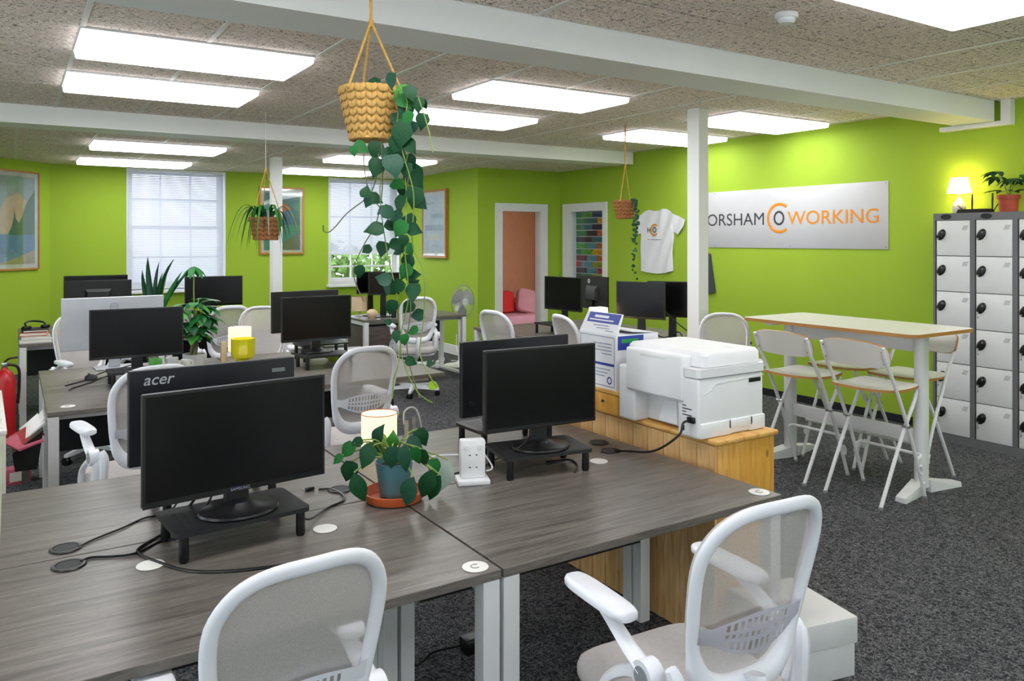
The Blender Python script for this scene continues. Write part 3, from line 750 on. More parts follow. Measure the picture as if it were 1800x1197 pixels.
mm = [o for o in C.objects if o.get('label', '').startswith('black monitor turned away with')][0]
text('brand_mark', 'acer', 'silver', mm, (.222, .0125, .865 - DT - .10 + .252), (R90, 0, math.pi), width=.092, height=.024, bold=.008, shear=.25)
obj('type_label', B().box(-.23, -.185, .0122, .0128, .865 - DT - .10 + .255, .865 - DT - .10 + .268), 'locker_grey', mm)
riser((1.70, 2.48), math.radians(-10), .36, .235, .085, 'black perforated riser under the monitor near the socket tower')
monitor((1.70, 2.46), math.radians(-4.3), .485, .305, .863, 0, 'black monitor facing the camera beside the socket tower', base_z=DT + .085)
riser((1.78, 2.84), math.radians(2), .38, .22, .10, 'black riser behind, under the second monitor turned away')
monitor((1.82, 2.82), math.radians(180), .54, .31, .845, 0, 'black monitor turned away behind the one by the socket tower', base_z=DT + .10, foot='box', m_back='navy_back')
b = [o for o in C.objects if o.get('label', '').startswith('black monitor turned away behind')][0]
obj('joystick', B().lathe([(.011, 0), (.010, .006)], n=14), 'black_satin', b, (.23, .013, .10), (-R90, 0, 0))
riser((.66, 5.24), 0, .36, .22, .09, 'black riser beside the computer mouse')
monitor((.66, 5.36), math.radians(-1), .53, .305, .845, 0, 'black monitor with brownish sheen in front of the silver one', base_z=DT + .0)
monitor((.59, 5.98), math.radians(183), .63, .35, .835, 0, 'silver monitor turned away with a round maker mark', m_back='silver', foot='box')
b = [o for o in C.objects if o.get('label', '').startswith('silver monitor turned')][0]
ring = obj('maker_ring', B().tube([(math.cos(a) * .024, 0, math.sin(a) * .024) for a in [6.28318 * i / 28 for i in range(28)]], .002, 6, 0, closed=True), 'print_grey', b, (0, .014, .835 - DT + .285))
text('brand_mark', 'DELL', 'print_grey', b, (.017, .0125, .835 - DT + .279), (R90, 0, math.pi), width=.034)
riser((1.82, 5.26), math.radians(3), .36, .22, .09, 'black riser of the front monitor at the middle bench')
riser((1.92, 5.62), math.radians(3), .36, .22, .12, 'taller black riser at the back of the middle bench')
monitor((1.80, 5.36), math.radians(1.6), .50, .31, .87, 0, 'black monitor facing the camera in front of the white mesh chair', base_z=DT + .09)
monitor((1.92, 5.98), math.radians(190), .56, .31, .87, 0, 'black monitor turned away, peeping out behind the other', base_z=DT)
monitor((1.75, 8.42), math.radians(-2), .56, .30, .90, 0, 'wide black monitor in front of the lowered blind', foot='box')
monitor((.73, 8.82), math.radians(178), .60, .30, .87, 0, 'black monitor turned away near the framed coast picture, lower of the two', foot='box')
monitor((.73, 9.04), math.radians(0), .58, .30, .91, 0, 'black monitor behind, rising above its twin by the blind', foot='box')
monitor((3.56, 8.28), math.radians(-4), .36, .25, .95, 0, 'small black monitor behind the trailing vines', foot='box')
monitor((3.50, 8.51), math.radians(4), .36, .25, .955, 0, 'second small black monitor half behind the first by the window', foot='box')
monitor((4.30, 5.86), math.radians(-84), .50, .31, .92, 0, 'black monitor nearest the doorway', foot='round', base_z=DT + .10)
monitor((4.78, 6.02), math.radians(84), .52, .32, .90, 0, 'black monitor turned away with a round white mark', foot='box')
b = [o for o in C.objects if o.get('label', '').startswith('black monitor turned away with a round')][0]
obj('maker_disc', B().lathe([(.022, 0), (.022, .001)], n=24), 'sign_white', b, (.06, .0125, .90 - DT + .27), (-R90, 0, 0))
text('brand_mark', 'hp', 'black_plastic', b, (.073, .0142, .90 - DT + .262), (R90, 0, math.pi), width=.024)
monitor((4.46, 4.98), math.radians(-66), .44, .31, .91, 0, 'black monitor below the small hanging basket', foot='round', base_z=DT + .08)
monitor((4.86, 5.02), math.radians(-58), .44, .31, .90, 0, 'black monitor below the t-shirt, behind another', foot='box')
# ---------------------------------------------------------------- lockers
def make_locker(label, loc):
    t = thing('locker', label, 'locker', loc, 0, 'tall lockers along the green wall')
    W_, D_, H_ = .2996, .30, 1.78
    obj('body', B().box(.0202, D_, -W_ / 2, W_ / 2, 0, H_), 'locker_grey', t)
    obj('front_frame', B().plate(0, .02, -W_ / 2, W_ / 2, 0, H_, [(-W_ / 2 + .016, W_ / 2 - .016, .065, H_ - .055)], 'x'), 'locker_grey', t, smooth=False)
    obj('top_plate', B().lathe([(.04, 0), (.04, .003)], n=24, sy=.5), 'black_plastic', t, (-.001, .05, H_ - .028), (0, -R90, 0)).rotation_euler = (R90, 0, -R90)
    dm = B().box(.002, .016, -.130, .124, .003, .2735, .002).done('door')
    lk = B().lathe([(.027, 0), (.03, .004), (.024, .012), (.012, .015)], n=24, sy=1.55).done('lock')
    kh = B().lathe([(.006, .0), (.006, .005)], n=12).done('keyhole')
    ky = B().tube([(-.006, 0, 0), (-.008, .002, -.02), (-.006, 0, -.03), (-.007, .003, -.045)], [.003, .002, .004, .003], 6, 3).done('key')
    vm = B()
    for k in range(4): vm.hexa([(.0005, -.07 - .010 * k, .20), (.0015, -.07 - .010 * k, .20), (.0015, -.073 - .010 * k, .20), (.0005, -.073 - .010 * k, .20), (.0005, -.085 - .010 * k, .235), (.0015, -.085 - .010 * k, .235), (.0015, -.088 - .010 * k, .235), (.0005, -.088 - .010 * k, .235)])
    vm = vm.done('vent_slits')
    for k in range(6):
        d = obj('door', dm, 'locker_white', t, (0, 0, .065 + .2767 * k))
        l = obj('lock', lk, 'black_plastic', d, (.002, .088, .17)); l.rotation_euler = Euler((0, 0, 0)); l.matrix_local = Matrix.Translation((.002, .086, .165)) @ Matrix.Rotation(-R90, 4, 'Z') @ Matrix.Rotation(R90, 4, 'X') @ Matrix.Rotation(math.radians(-30), 4, 'Z')
        o = obj('keyhole', kh, 'chrome', d); o.matrix_local = Matrix.Translation((-.010, .072, .183)) @ Matrix.Rotation(-R90, 4, 'Z') @ Matrix.Rotation(R90, 4, 'X')
        o = obj('keyhole', kh, 'chrome', d); o.matrix_local = Matrix.Translation((-.008, .104, .135)) @ Matrix.Rotation(-R90, 4, 'Z') @ Matrix.Rotation(R90, 4, 'X')
        if k < 3 or (k < 4 and 'second' in label): obj('key', ky, 'chrome', d, (-.006, .104, .13))
        obj('vent_slits', vm, 'slit_grey', d)
    return t
for k, lb in enumerate(('first grey locker with white doors, at the end by the bar table', 'second grey locker with white doors, under the router', 'third grey locker with white doors, under the potted plant')):
    make_locker(lb, (6.14, 3.285 - .30 * k, 0))
# lamp, router, plant on the lockers
t = thing('table_lamp', 'small lit table lamp with white shade on the lockers', 'lamp', (6.34, 3.34, 1.78))
obj('base', B().lathe([(.04, 0), (.045, .02), (.05, .05), (.04, .085), (.02, .11), (.012, .13)], n=20), 'pot_white', t)
obj('stem', B().cyl((0, 0, .13), (0, 0, .2), .006), 'chrome', t)
obj('shade', B().lathe([(.085, .165), (.06, .285)], n=28, cap0=False, cap1=False), 'lamp_shade_glow', t)
obj('bulb', B().ball((0, 0, .21), .025), 'lamp_shade_glow', t)
t = thing('router', 'black router with four antennas on the lockers', 'router', (6.25, 3.17, 1.78))
obj('body', B().hexa([(-.06, -.115, 0), (.06, -.115, 0), (.06, .115, 0), (-.06, .115, 0), (-.05, -.105, .03), (.05, -.105, .03), (.05, .105, .03), (-.05, .105, .03)]), 'black_plastic', t)
for y, dy in ((.11, .09), (.05, 0), (-.10, 0), (-.11, -.06)):
    b = B().tube([(.05, y, .015), (.052, y + dy * .5, .015 + (.05 if abs(dy) > .01 else .08)), (.054, y + dy, .06 if dy > .05 else (.085 if dy else .15))], [.006, .008, .006], 6, 0, flat=.5); obj('antenna', b, 'black_plastic', t)
# leaf meshes shared by the plants
def leaf_mesh(name, kind):
    b = B(); n = 7
    prof = {'heart': [0, .30, .42, .43, .36, .24, .11, 0], 'oval': [0, .16, .25, .28, .26, .19, .10, 0], 'long': [0, .07, .1, .105, .1, .08, .05, 0], 'finger': [0, .10, .16, .19, .19, .15, .08, 0]}[kind]
    mid = []; L = []; Rr = []
    for i in range(n + 1):
        y = i / n; z = -.16 * y * y + (.05 * math.sin(y * 3.1)); mid.append((0, y, z - .02)); wv = prof[i]
        back = -.10 * max(0, 1 - abs(i - 1)) if kind == 'heart' and i == 1 else 0
        L.append((-wv, y + back, z + .10 * wv)); Rr.append((wv, y + back, z + .10 * wv))
    mv = [b.bm.verts.new(p) for p in mid]; lv = [None] + [b.bm.verts.new(p) for p in L[1:-1]] + [None]; rv = [None] + [b.bm.verts.new(p) for p in Rr[1:-1]] + [None]
    lv[0] = rv[0] = mv[0]; lv[-1] = rv[-1] = mv[-1]
    for i in range(n):
        for sd_ in (lv, rv):
            q = [mv[i], mv[i + 1], sd_[i + 1], sd_[i]]; u = []
            for x in q:
                if x not in u: u.append(x)
            if len(u) > 2: b.bm.faces.new(u)
    bmesh.ops.recalc_face_normals(b.bm, faces=b.bm.faces); bmesh.ops.solidify(b.bm, geom=b.bm.faces[:], thickness=.008)
    return b.done(name, True, 80)
LEAF = {k: leaf_mesh('leaf', k) for k in ('heart', 'oval', 'long', 'finger')}
leaf_variants = {}
def leaf(parent, kind, m, base, tip_dir, size, normal, name='leaf', wide=1.0):
    "base point (parent space), direction of the tip, blade normal"
    k = (kind, m)
    if k not in leaf_variants:
        me = LEAF[kind].copy(); me.materials.clear(); me.materials.append(M[m]); me.name = 'leaf'; leaf_variants[k] = me
    o = bpy.data.objects.new(name, leaf_variants[k]); C.objects.link(o); o.parent = parent
    y = Vector(tip_dir).normalized(); z = Vector(normal); z = z - y * z.dot(y)
    if z.length < 1e-4: z = y.orthogonal()
    z.normalize(); x = y.cross(z)
    Mx = Matrix((x, y, z)).transposed().to_4x4()
    o.matrix_local = Matrix.Translation(base) @ Mx @ Matrix.Diagonal((size * wide, size, size, 1)); return o
CAMR = Vector((Rv[0], Rv[1], 0)); CAMF = Vector((Fv[0], Fv[1], 0)); UP = Vector((0, 0, 1))
def img_dir(deg): return CAMR * math.cos(math.radians(deg)) - UP * math.sin(math.radians(deg))
def leaf_px(parent, origin, u, v, px, deg, d, kind, m, wide=1.0, lean=None):
    "a leaf whose middle is surveyed at (u, v) and distance d, px long"
    size = px * d / FPX * 1.15; dirn = img_dir(deg) + CAMF * random.uniform(-.45, .25) if lean is None else img_dir(deg) + CAMF * lean
    dirn.normalize(); mid = at(u, v, d); nrm = (-CAMF + CAMR * random.uniform(-.7, .7) + UP * random.uniform(-.1, .8))
    return leaf(parent, kind, m, mid - dirn * size * .5 - Vector(origin), dirn, size, nrm, wide=wide)
# potted plant on the lockers
t = thing('potted_plant', 'leafy green plant in a terracotta pot on the lockers', 'plant', (6.30, 2.955, 1.78))
obj('pot', B().lathe([(.058, 0), (.068, .10), (.076, .10), (.08, .13), (.07, .13), (.066, .115)], n=28), 'terracotta_red', t)
obj('soil', B().lathe([(.066, .112), (.03, .118)], n=20), 'soil', t)
for k in range(5):
    a = k * 1.25; e = Vector((math.cos(a) * .07, math.sin(a) * .09, .25 + .03 * (k % 3)))
    obj('stem', B().tube([(0, 0, .11), e * .5 + Vector((0, 0, .08)), e], .004, 6, 4), 'stem_green', t)
    for j in range(6):
        b_ = a + (j - 2.5) * .55; dd = Vector((math.cos(b_), math.sin(b_), -.15 - .25 * random.random())); leaf(t, 'finger', random.choice(['leaf_dark', 'leaf_dark', 'leaf_blue']), e + dd * .01, dd, random.uniform(.09, .13), (0, 0, 1))
for k in range(7):
    a = k * .9; e = Vector((math.cos(a) * .05, math.sin(a) * .06, .16)); dd = Vector((math.cos(a), math.sin(a), .05)); leaf(t, 'finger', 'leaf_dark', e, dd, .11, (0, 0, 1))

# ---------------------------------------------------------------- sign, t-shirt, leaflet and pictures
RW = (R90, 0, -R90)
def wall_text(name, s, m, par, o, u0, u1, z0, z1, x, bold=0):
    y0, y1 = on_wall(u0, WX), on_wall(u1, WX)
    text(name, s, m, par, (x, y0 - o[1], z0 - o[2]), RW, width=y0 - y1, height=z1 - z0, bold=bold)
o0 = (WX, 5.15, 1.79)
t = thing('sign_board', 'long white sign board reading Horsham Coworking in dark and orange letters', 'sign', o0)
obj('board', B().box(-.008, -.001, 4.0 - 5.15, 6.29 - 5.15, 1.49 - 1.79, 2.09 - 1.79, .001), 'sign_white', t)
hy0 = on_wall(1244, WX) + .13
text('lettering', 'HORSHAM', 'sign_dark', t, (-.009, hy0 - 5.15, 1.723 - 1.79), RW, width=hy0 - on_wall(1344, WX), height=.128)
wall_text('lettering', 'WORKING', 'sign_orange', t, o0, 1385, 1546, 1.722, 1.853, -.009, .004)
cy, cz = on_wall(1371, WX) - 5.15, 1.79 - 1.79
obj('ring_c', B().tube([(-.0095, cy - math.cos(a) * .138, cz + math.sin(a) * .138) for a in [math.radians(52 + 256 * i / 40) for i in range(41)]], .0145, 8, 0, flat=.1, up=(1, 0, 0)), 'sign_orange', t)
obj('ring_o', B().tube([(-.0095, cy - math.cos(a) * .055 + .005, cz + math.sin(a) * .062) for a in [6.28318 * i / 40 for i in range(40)]], .0105, 8, 0, closed=True, flat=.1, up=(1, 0, 0)), 'sign_dark', t)
for y in (4.02, 5.02, 6.0):
    for z in (1.51, 2.07): obj('screw', B().lathe([(.006, 0), (.004, .002)], n=10), 'slit_grey', t, (-.008, y - 5.15, z - 1.79), (0, -R90, 0))
o0 = (WX, 6.9, 1.55)
t = thing('t_shirt', 'white t-shirt with a round printed mark pinned to the green wall', 'shirt', o0)
def wp(u, v):
    y = on_wall(u, WX); d = WX * Fv[0] + y * Fv[1]; return (y - 6.9, EYE - (v - HORIZON) / FPX * d - 1.55)
out = [wp(*p) for p in ((1137, 371), (1143, 369), (1152, 371), (1162, 370), (1168, 367), (1173, 367), (1186, 376), (1207, 386), (1204, 398), (1195, 412), (1185, 407), (1184, 430), (1184, 476), (1172, 480), (1158, 481), (1142, 479), (1129, 476), (1129, 440), (1129, 410), (1121, 412), (1120, 400), (1122, 384))]
b = B()
def inside(y, z):
    c = False; n = len(out)
    for i in range(n):
        (y1, z1), (y2, z2) = out[i], out[i - 1]
        if (z1 > z) != (z2 > z) and y < (y2 - y1) * (z - z1) / (z2 - z1) + y1: c = not c
    return c
bb = B(); vs_ = [bb.bm.verts.new((-.012, y, z)) for y, z in out]; f = bb.bm.faces.new(vs_); bmesh.ops.triangulate(bb.bm, faces=[f])
bmesh.ops.subdivide_edges(bb.bm, edges=bb.bm.edges[:], cuts=3, use_grid_fill=True); bmesh.ops.subdivide_edges(bb.bm, edges=bb.bm.edges[:], cuts=1, use_grid_fill=True)
for v in bb.bm.verts: v.co.x -= .010 * math.sin(v.co.y * 34 + v.co.z * 9 + 2 * math.sin(v.co.z * 5)) * (.35 + .65 * (v.co.y < -.05)) + .006
bmesh.ops.solidify(bb.bm, geom=bb.bm.faces[:], thickness=.006)
obj('shirt_body', bb, 'cloth_white', t, ang=80)
c = wp(1154, 404)
obj('printed_ring', B().tube([(-.034, c[0] - math.cos(a) * .062, c[1] + math.sin(a) * .062) for a in [math.radians(50 + 260 * i / 24) for i in range(25)]], .010, 6, 0, flat=.15, up=(1, 0, 0)), 'sign_orange', t)
obj('printed_ring', B().tube([(-.034, c[0] - math.cos(a) * .026, c[1] + math.sin(a) * .028) for a in [6.28318 * i / 20 for i in range(20)]], .007, 6, 0, closed=True, flat=.15, up=(1, 0, 0)), 'sign_dark', t)
text('lettering', 'H', 'sign_dark', t, (-.034, c[0] + .12, c[1] - .03), RW, height=.06, bold=.01)
obj('printed_line', B().box(-.0345, -.034, c[0] - .11, c[0] + .06, c[1] - .118, c[1] - .110), 'print_grey', t)
obj('printed_line', B().box(-.0345, -.034, c[0] + .08, c[0] + .12, c[1] - .118, c[1] - .110), 'sign_orange', t)
t = thing('leaflet_holder', 'dark grey leaflet hanging on the wall beside the square post', 'leaflet', (WX, 6.06, 1.2))
y0, y1 = on_wall(1236, WX) - 6.06, on_wall(1256, WX) - 6.06
obj('sheet', B().hexa([(-.03, y0, -.22), (-.012, y0, -.22), (-.012, y1 - .03, -.20), (-.03, y1 - .03, -.20), (-.012, y0, .22), (-.002, y0, .22), (-.002, y1 + .05, .22), (-.012, y1 + .05, .22)]), 'sign_dark', t)
obj('clip', B().box(-.03, -.002, y0, y1 + .08, .2, .24, .004), 'black_plastic', t)
def picture(name, label, loc, rz, w_, h_, fw, shapes, dpt=.025, mat=.05):
    "hangs facing -y locally; shapes: list of (polygon in 0..1, material)"
    t = thing(name, label, 'picture', loc, rz, 'framed pictures')
    obj('frame', B().plate(-w_ / 2, w_ / 2, -dpt, 0, -h_ / 2, h_ / 2, [(-w_ / 2 + fw, w_ / 2 - fw, -h_ / 2 + fw, h_ / 2 - fw)], 'y'), 'frame_wood', t, smooth=False)
    obj('mount', B().box(-w_ / 2 + fw, w_ / 2 - fw, -dpt + .012, -.002, -h_ / 2 + fw, h_ / 2 - fw), 'mat_white', t)
    pw, ph = w_ - 2 * fw - 2 * mat, h_ - 2 * fw - 2 * mat
    for k, (poly, m) in enumerate(shapes):
        obj('print', B().prism([((x - .5) * pw, (z - .5) * ph) for x, z in poly], -dpt + .0115 - .0006 * k, -dpt + .0118, 'y'), m, t, smooth=False)
    obj('glazing', B().box(-w_ / 2 + fw, w_ / 2 - fw, -dpt + .003, -dpt + .004, -h_ / 2 + fw, h_ / 2 - fw), 'clear_glass', t)
    return t
for k, v in (('art_sky', '#a9b9ae'), ('art_peach', '#e0c09a'), ('art_green', '#4f7c5c'), ('art_blue', '#5f8fb0'), ('art_sand', '#b8a878'), ('art_teal', '#3c7f8a'), ('art_orange', '#e0622e'), ('art_deep', '#235a92'), ('art_sea', '#2f8a86'), ('art_rock', '#6b6a5c'), ('art_pale', '#cfdbe4'), ('art_mist', '#a8c4d0'), ('art_lilac', '#a9a8c0')): plain(k, v, .6, vary=.12, scale=12)
RECT = [(0, 0), (1, 0), (1, 1), (0, 1)]
pc = Vector((.42, FY + .02, 0)) + dv * 0
def angled(s_): return p0 + dv * s_
a1 = math.atan2(-dv.y, -dv.x)
pp = angled(.63) - nv * .004
picture('framed_picture', 'framed print of a green headland and blue bay on the angled wall', (pp.x, pp.y, 1.80), a1, .80, 1.17, .022, [
    (RECT, 'art_sky'), ([(0, .35), (1, .35), (.95, .6), (.8, .72), (.6, .82), (.35, .75), (.2, .62), (0, .66)], 'art_peach'),
    ([(.38, .35), (.45, .42), (.5, .52), (.52, .62), (.55, .52), (.62, .47), (.7, .55), (.78, .68), (.86, .75), (1, .86), (1, .32), (.38, .32)], 'art_green'),
    ([(0, 0), (1, 0), (1, .34), (.6, .33), (0, .34)], 'art_blue'), ([(0, 0), (1, 0), (1, .16), (.6, .08), (.3, .03)], 'art_sand')])
picture('framed_picture', 'framed print of an orange topped mountain above a lake', (3.265, FY - .002, 1.845), 0, .64, .96, .026, [
    (RECT, 'art_teal'), ([(0, .82), (.5, .93), (1, .97), (1, .92), (.5, .86), (0, .76)], 'art_pale'), ([(0, .4), (1, .4), (1, .66), (.85, .7), (.55, .80), (.4, .80), (.2, .64), (0, .58)], 'art_deep'),
    ([(.30, .70), (.42, .805), (.56, .80), (.78, .70), (.66, .69), (.55, .66), (.42, .67)], 'art_orange'), ([(0, 0), (1, 0), (1, .43), (0, .43)], 'art_sea'), ([(.1, 0), (1, 0), (1, .30), (.75, .2), (.45, .12)], 'art_rock')], mat=.035)
picture('framed_picture', 'framed pale blue chart print on the short side wall', (JX - .002, 10.04, 1.80), -R90, .75, .97, .03, [
    (RECT, 'art_pale'), ([(.05, .84), (.5, .84), (.5, .88), (.05, .88)], 'art_mist'), ([(.35, .6), (.98, .6), (.98, .68), (.35, .68)], 'art_mist'), ([(.0, .38), (.45, .38), (.45, .48), (0, .48)], 'art_lilac'),
    ([(.45, .38), (1, .38), (1, .48), (.45, .48)], 'art_mist'), ([(.1, .2), (.8, .22), (.7, .34), (.2, .32)], 'mat_white')], dpt=.045, mat=.05)

# ---------------------------------------------------------------- tall table and folding bar stools
t = thing('bar_table', 'tall white table with brown edged top in front of the sign', 'table', (4.80, 3.25, 0))
b = B(); b.prism(rrect(-.345, .345, -.65, .65, .06, 6), 0.993, 1.015, sides=1); obj('table_top', b, ['table_white', 'edge_brown'], t, ang=30)
for y in (-.49, .49):
    b = B(); b.skin([b.ring([(px * 1, py + y, z) for px, py in rrect(-.05, .05, -.032, .032, .03, 5)]) for z in (.03, .985)]); obj('column', b, 'metal_white', t)
    s_ = -1 if y < 0 else 1
    for sx in (-1, 1):
        b = B(); b.hexa([(sx * .03, y - .045, .0), (sx * .03, y + .045, 0), (sx * .31, y + s_ * .05 + .035, 0), (sx * .31, y + s_ * .05 - .035, 0), (sx * .03, y - .045, .075), (sx * .03, y + .045, .075), (sx * .31, y + s_ * .05 + .03, .03), (sx * .31, y + s_ * .05 - .03, .03)])
        obj('foot', b, 'metal_white', t, smooth=False)
    obj('top_bracket', B().box(-.24, .24, y - .03, y + .03, .965, .993, .004), 'metal_white', t)
obj('stretcher', B().box(-.012, .012, -.46, .46, .30, .385, .003), 'metal_white', t)
obj('upper_rail', B().box(-.012, .012, -.46, .46, .87, .95, .003), 'metal_white', t)
def make_stool(label, loc, rz):
    t = thing('bar_stool', label, 'stool', loc, rz, 'folding bar stools at the tall table')
    r = .0115; yw = .205; yi = .185
    for s_ in (-1, 1):
        obj('long_leg', B().tube([(.205, s_ * yw, .012), (.07, s_ * yw, .36), (-.10, s_ * yw, .70), (-.185, s_ * yw, .84), (-.225, s_ * yw, .945)], r, 10, 4), 'metal_white', t)
        obj('short_leg', B().tube([(-.215, s_ * yi, .012), (.0, s_ * yi, .40), (.13, s_ * yi, .60), (.15, s_ * yi, .665)], r, 10, 4), 'metal_white', t)
        for x, y in ((.206, yw), (-.216, yi)): obj('rubber_foot', B().lathe([(.013, 0), (.0145, .006), (.013, .016)], (x, s_ * y, 0), 12), 'grey_plastic', t)
        obj('pivot', B().cyl((.052, s_ * .170, .46), (.052, s_ * .218, .46), .009, n=10) if 0 else B().cyl((.02, s_ * .175, .455), (.02, s_ * .218, .455), .009, n=10), 'chrome', t)
        obj('hook', B().tube([(.14, s_ * (yw + .014), .21), (.155, s_ * (yw + .016), .18), (.15, s_ * (yw + .014), .155)], .012, 8, 3), 'metal_white', t)
    obj('foot_rest', B().tube([(.115, -yw, .245), (.16, -yw, .262), (.175, -yw + .05, .265), (.175, yw - .05, .265), (.16, yw, .262), (.115, yw, .245)], .010, 8, 4), 'metal_white', t)
    # curved plywood seat and backrest, brown edges
    def sheet(fn, nu, nv_, th):
        b = B(); g = {}; P_ = {}
        for i in range(nu + 1):
            for j in range(nv_ + 1): P_[i, j] = Vector(fn(i / nu, j / nv_))
        for i in range(nu + 1):
            for j in range(nv_ + 1):
                n_ = (P_[min(i + 1, nu), j] - P_[max(i - 1, 0), j]).cross(P_[i, min(j + 1, nv_)] - P_[i, max(j - 1, 0)]).normalized()
                g[i, j] = (b.bm.verts.new(P_[i, j]), b.bm.verts.new(P_[i, j] + n_ * th))
        for k in (0, 1):
            for i in range(nu):
                for j in range(nv_): b.bm.faces.new([g[q][k] for q in ((i, j), (i + 1, j), (i + 1, j + 1), (i, j + 1))])
        rim = [(i, 0) for i in range(nu)] + [(nu, j) for j in range(nv_)] + [(i, nv_) for i in range(nu, 0, -1)] + [(0, j) for j in range(nv_, 0, -1)]
        for q, r_ in zip(rim, rim[1:] + rim[:1]): b.bm.faces.new((g[q][0], g[r_][0], g[r_][1], g[q][1])).material_index = 1
        return b
    def rnd(u, v, k=.42):
        a_, c_ = u * 2 - 1, v * 2 - 1; return a_ * math.sqrt(1 - k * c_ ** 6 / 2), c_ * math.sqrt(1 - k * a_ ** 6 / 2)
    def fs(u, v):
        a_, c_ = rnd(u, v); return (.01 + .20 * a_, c_ * .20, .672 - .016 * math.cos(a_ * 1.5) + .008 * c_ * c_)
    obj('seat', sheet(fs, 12, 12, .016), ['table_white', 'edge_brown'], t, ang=50)
    def fb(u, v):
        y, q = rnd(u, v, .5); z = .895 + .08 * q - (.02 * y * y if q > 0 else 0) * q
        return (-.165 - (z - .815) * .36 - .045 * (1 - y * y), y * .225, z)
    obj('backrest', sheet(fb, 16, 8, .016), ['table_white', 'edge_brown'], t, ang=50)
    for s_ in (-1, 1):
        for z in (.85, .925): obj('bolt', B().ball((-.172 - (z - .815) * .36 - .014, s_ * .195, z), .006, n=8, m=5), 'chrome', t)
    return t
st = make_stool('near folding bar stool with its back to the printer, closest to the camera', (4.49, 2.885, 0), 0)
dup(st, (4.50, 3.415, 0), 0, 'near folding bar stool beside the printer, further from the lockers')
dup(st, (5.06, 3.00, 0), math.pi, 'folding bar stool on the wall side of the tall table, next to the lockers')
dup(st, (5.06, 3.47, 0), math.pi, 'folding bar stool on the wall side of the tall table, towards the post')
# ---------------------------------------------------------------- pine unit, printer, paper box
t = thing('pine_unit', 'long low pine unit with boarded side beside the desk, carrying the printer', 'cabinet', (2.286, 2.13, 0))
UL, UW, UH = 1.70, .345, .80
obj('end_panel', B().box(.018, UW, 0, .02, 0, UH - .022, .001), 'pine_orange', t)
obj('far_panel', B().box(.018, UW, UL - .02, UL, 0, UH - .022, .001), 'pine_orange', t)
obj('side_panel', B().box(UW - .02, UW, .02, UL - .02, 0, UH - .022), 'pine_orange', t)
obj('top_board', B().box(-.005, UW + .014, -.014, UL + .01, UH - .022, UH, .008, 3), 'pine_rim', t)
nb = 18; bw = UL / nb
bm_ = B().box(0, .016, -bw / 2 + .0012, bw / 2 - .0012, 0, UH - .023, .0015, 1).done('plank')
for k in range(nb): obj('plank', bm_, 'pine_pale', t, (random.uniform(0, .0015), bw * (k + .5), 0))
t = thing('pine_crate', 'small pine crate standing on the pine unit under the paper box', 'crate', (2.25, 2.66, UH))
obj('front_board', B().box(0, .015, 0, .5, 0, .085, .001), 'pine_orange', t)
obj('lid', B().box(-.005, .30, -.005, .505, .087, .105, .004), 'pine_rim', t)
obj('carcass', B().box(.016, .29, .002, .498, 0, .086), 'pine_orange', t)
obj('knob', B().ball((-.006, .1, .05), .006), 'black_plastic', t)
# printer: back towards the desk (-x), side towards the camera (-y)
t = thing('printer', 'white multifunction printer standing on the pine unit', 'printer', (2.235, 2.165, UH))
PD, PW = .375, .475
b = B().box(0, PD, 0, .115, .0, .235, .012, 3).box(0, .10, .365, PW, .0, .235, .01, 3)
obj('body', B().box(.075, PD - .006, .004, PW - .004, .006, .235, .01, 3).box(0, PD, 0, .115, 0, .235, .012, 3).box(0, .12, .37, PW, 0, .235, .012, 3).box(.002, .12, .10, .39, .155, .235, .004), 'white_gloss', t, ang=40)
obj('cavity_cover', B().hexa([(.055, .17, .02), (.055, .28, .02), (.0749, .28, .02), (.0749, .17, .02), (.07, .19, .11), (.07, .26, .11), (.0749, .26, .11), (.0749, .19, .11)]), 'white_gloss', t)
obj('rear_cover', B().box(-.012, .05, .075, .415, .135, .318, .012, 3), 'white_gloss', t, ang=40)
obj('finger_recess', B().box(-.0135, -.011, .17, .32, .292, .305, .001), 'locker_white', t)
obj('scanner', B().prism([(-.004, .008), (.008, -.004), (PD - .006, -.004), (PD + .004, .006), (PD + .004, PW + .004), (.05, PW + .004), (.05, .07), (-.004, .07)], .238, .272), 'white_gloss', t, ang=40)
b = B(); b.skin([b.ring([(x, y, z) for x, y in rrect(.04 + e, PD - e * .6, .008 + e, PW - .006 - e, .03, 4)]) for z, e in ((.274, 0), (.318, .002), (.330, .012))]); obj('document_feeder', b, 'white_gloss', t, ang=40)
obj('feeder_latch', B().box(.26, .32, .07, .11, .328, .335, .003), 'white_gloss', t)
obj('cassette', B().box(.008, .18, -.006, .02, .002, .062, .006).box(.16, PD - .07, -.006, .02, .022, .062, .006).box(PD - .09, PD + .004, -.006, .02, .002, .062, .006), 'white_gloss', t, ang=40)
obj('seam', B().box(.01, PD, -.0012, .01, .2352, .2375), 'slit_grey', t)
obj('seam', B().tube([(.03, -.0008, .175), (.07, -.0008, .19), (.09, -.0008, .21), (PD, -.0008, .222)], .0012, 4, 0), 'locker_white', t)
obj('grip_slot', B().box(PD - .09, PD - .02, -.002, .004, .197, .214, .001), 'black_plastic', t)
obj('rating_label', B().box(-.0008, .0005, .02, .09, .075, .13), 'paper_white', t)
for k in range(4): obj('label_line', B().box(-.0014, -.0007, .085 - .03 * (k % 2) - .02, .085, .122 - .012 * k, .126 - .012 * k), 'dark_panel', t)
obj('power_inlet', B().box(-.014, .003, .015, .05, .062, .085, .003), 'black_plastic', t)
obj('port_socket', B().box(-.002, .003, .075, .09, .025, .045), 'dark_panel', t)
pc_ = Vector((2.221, 2.198, UH + .072))
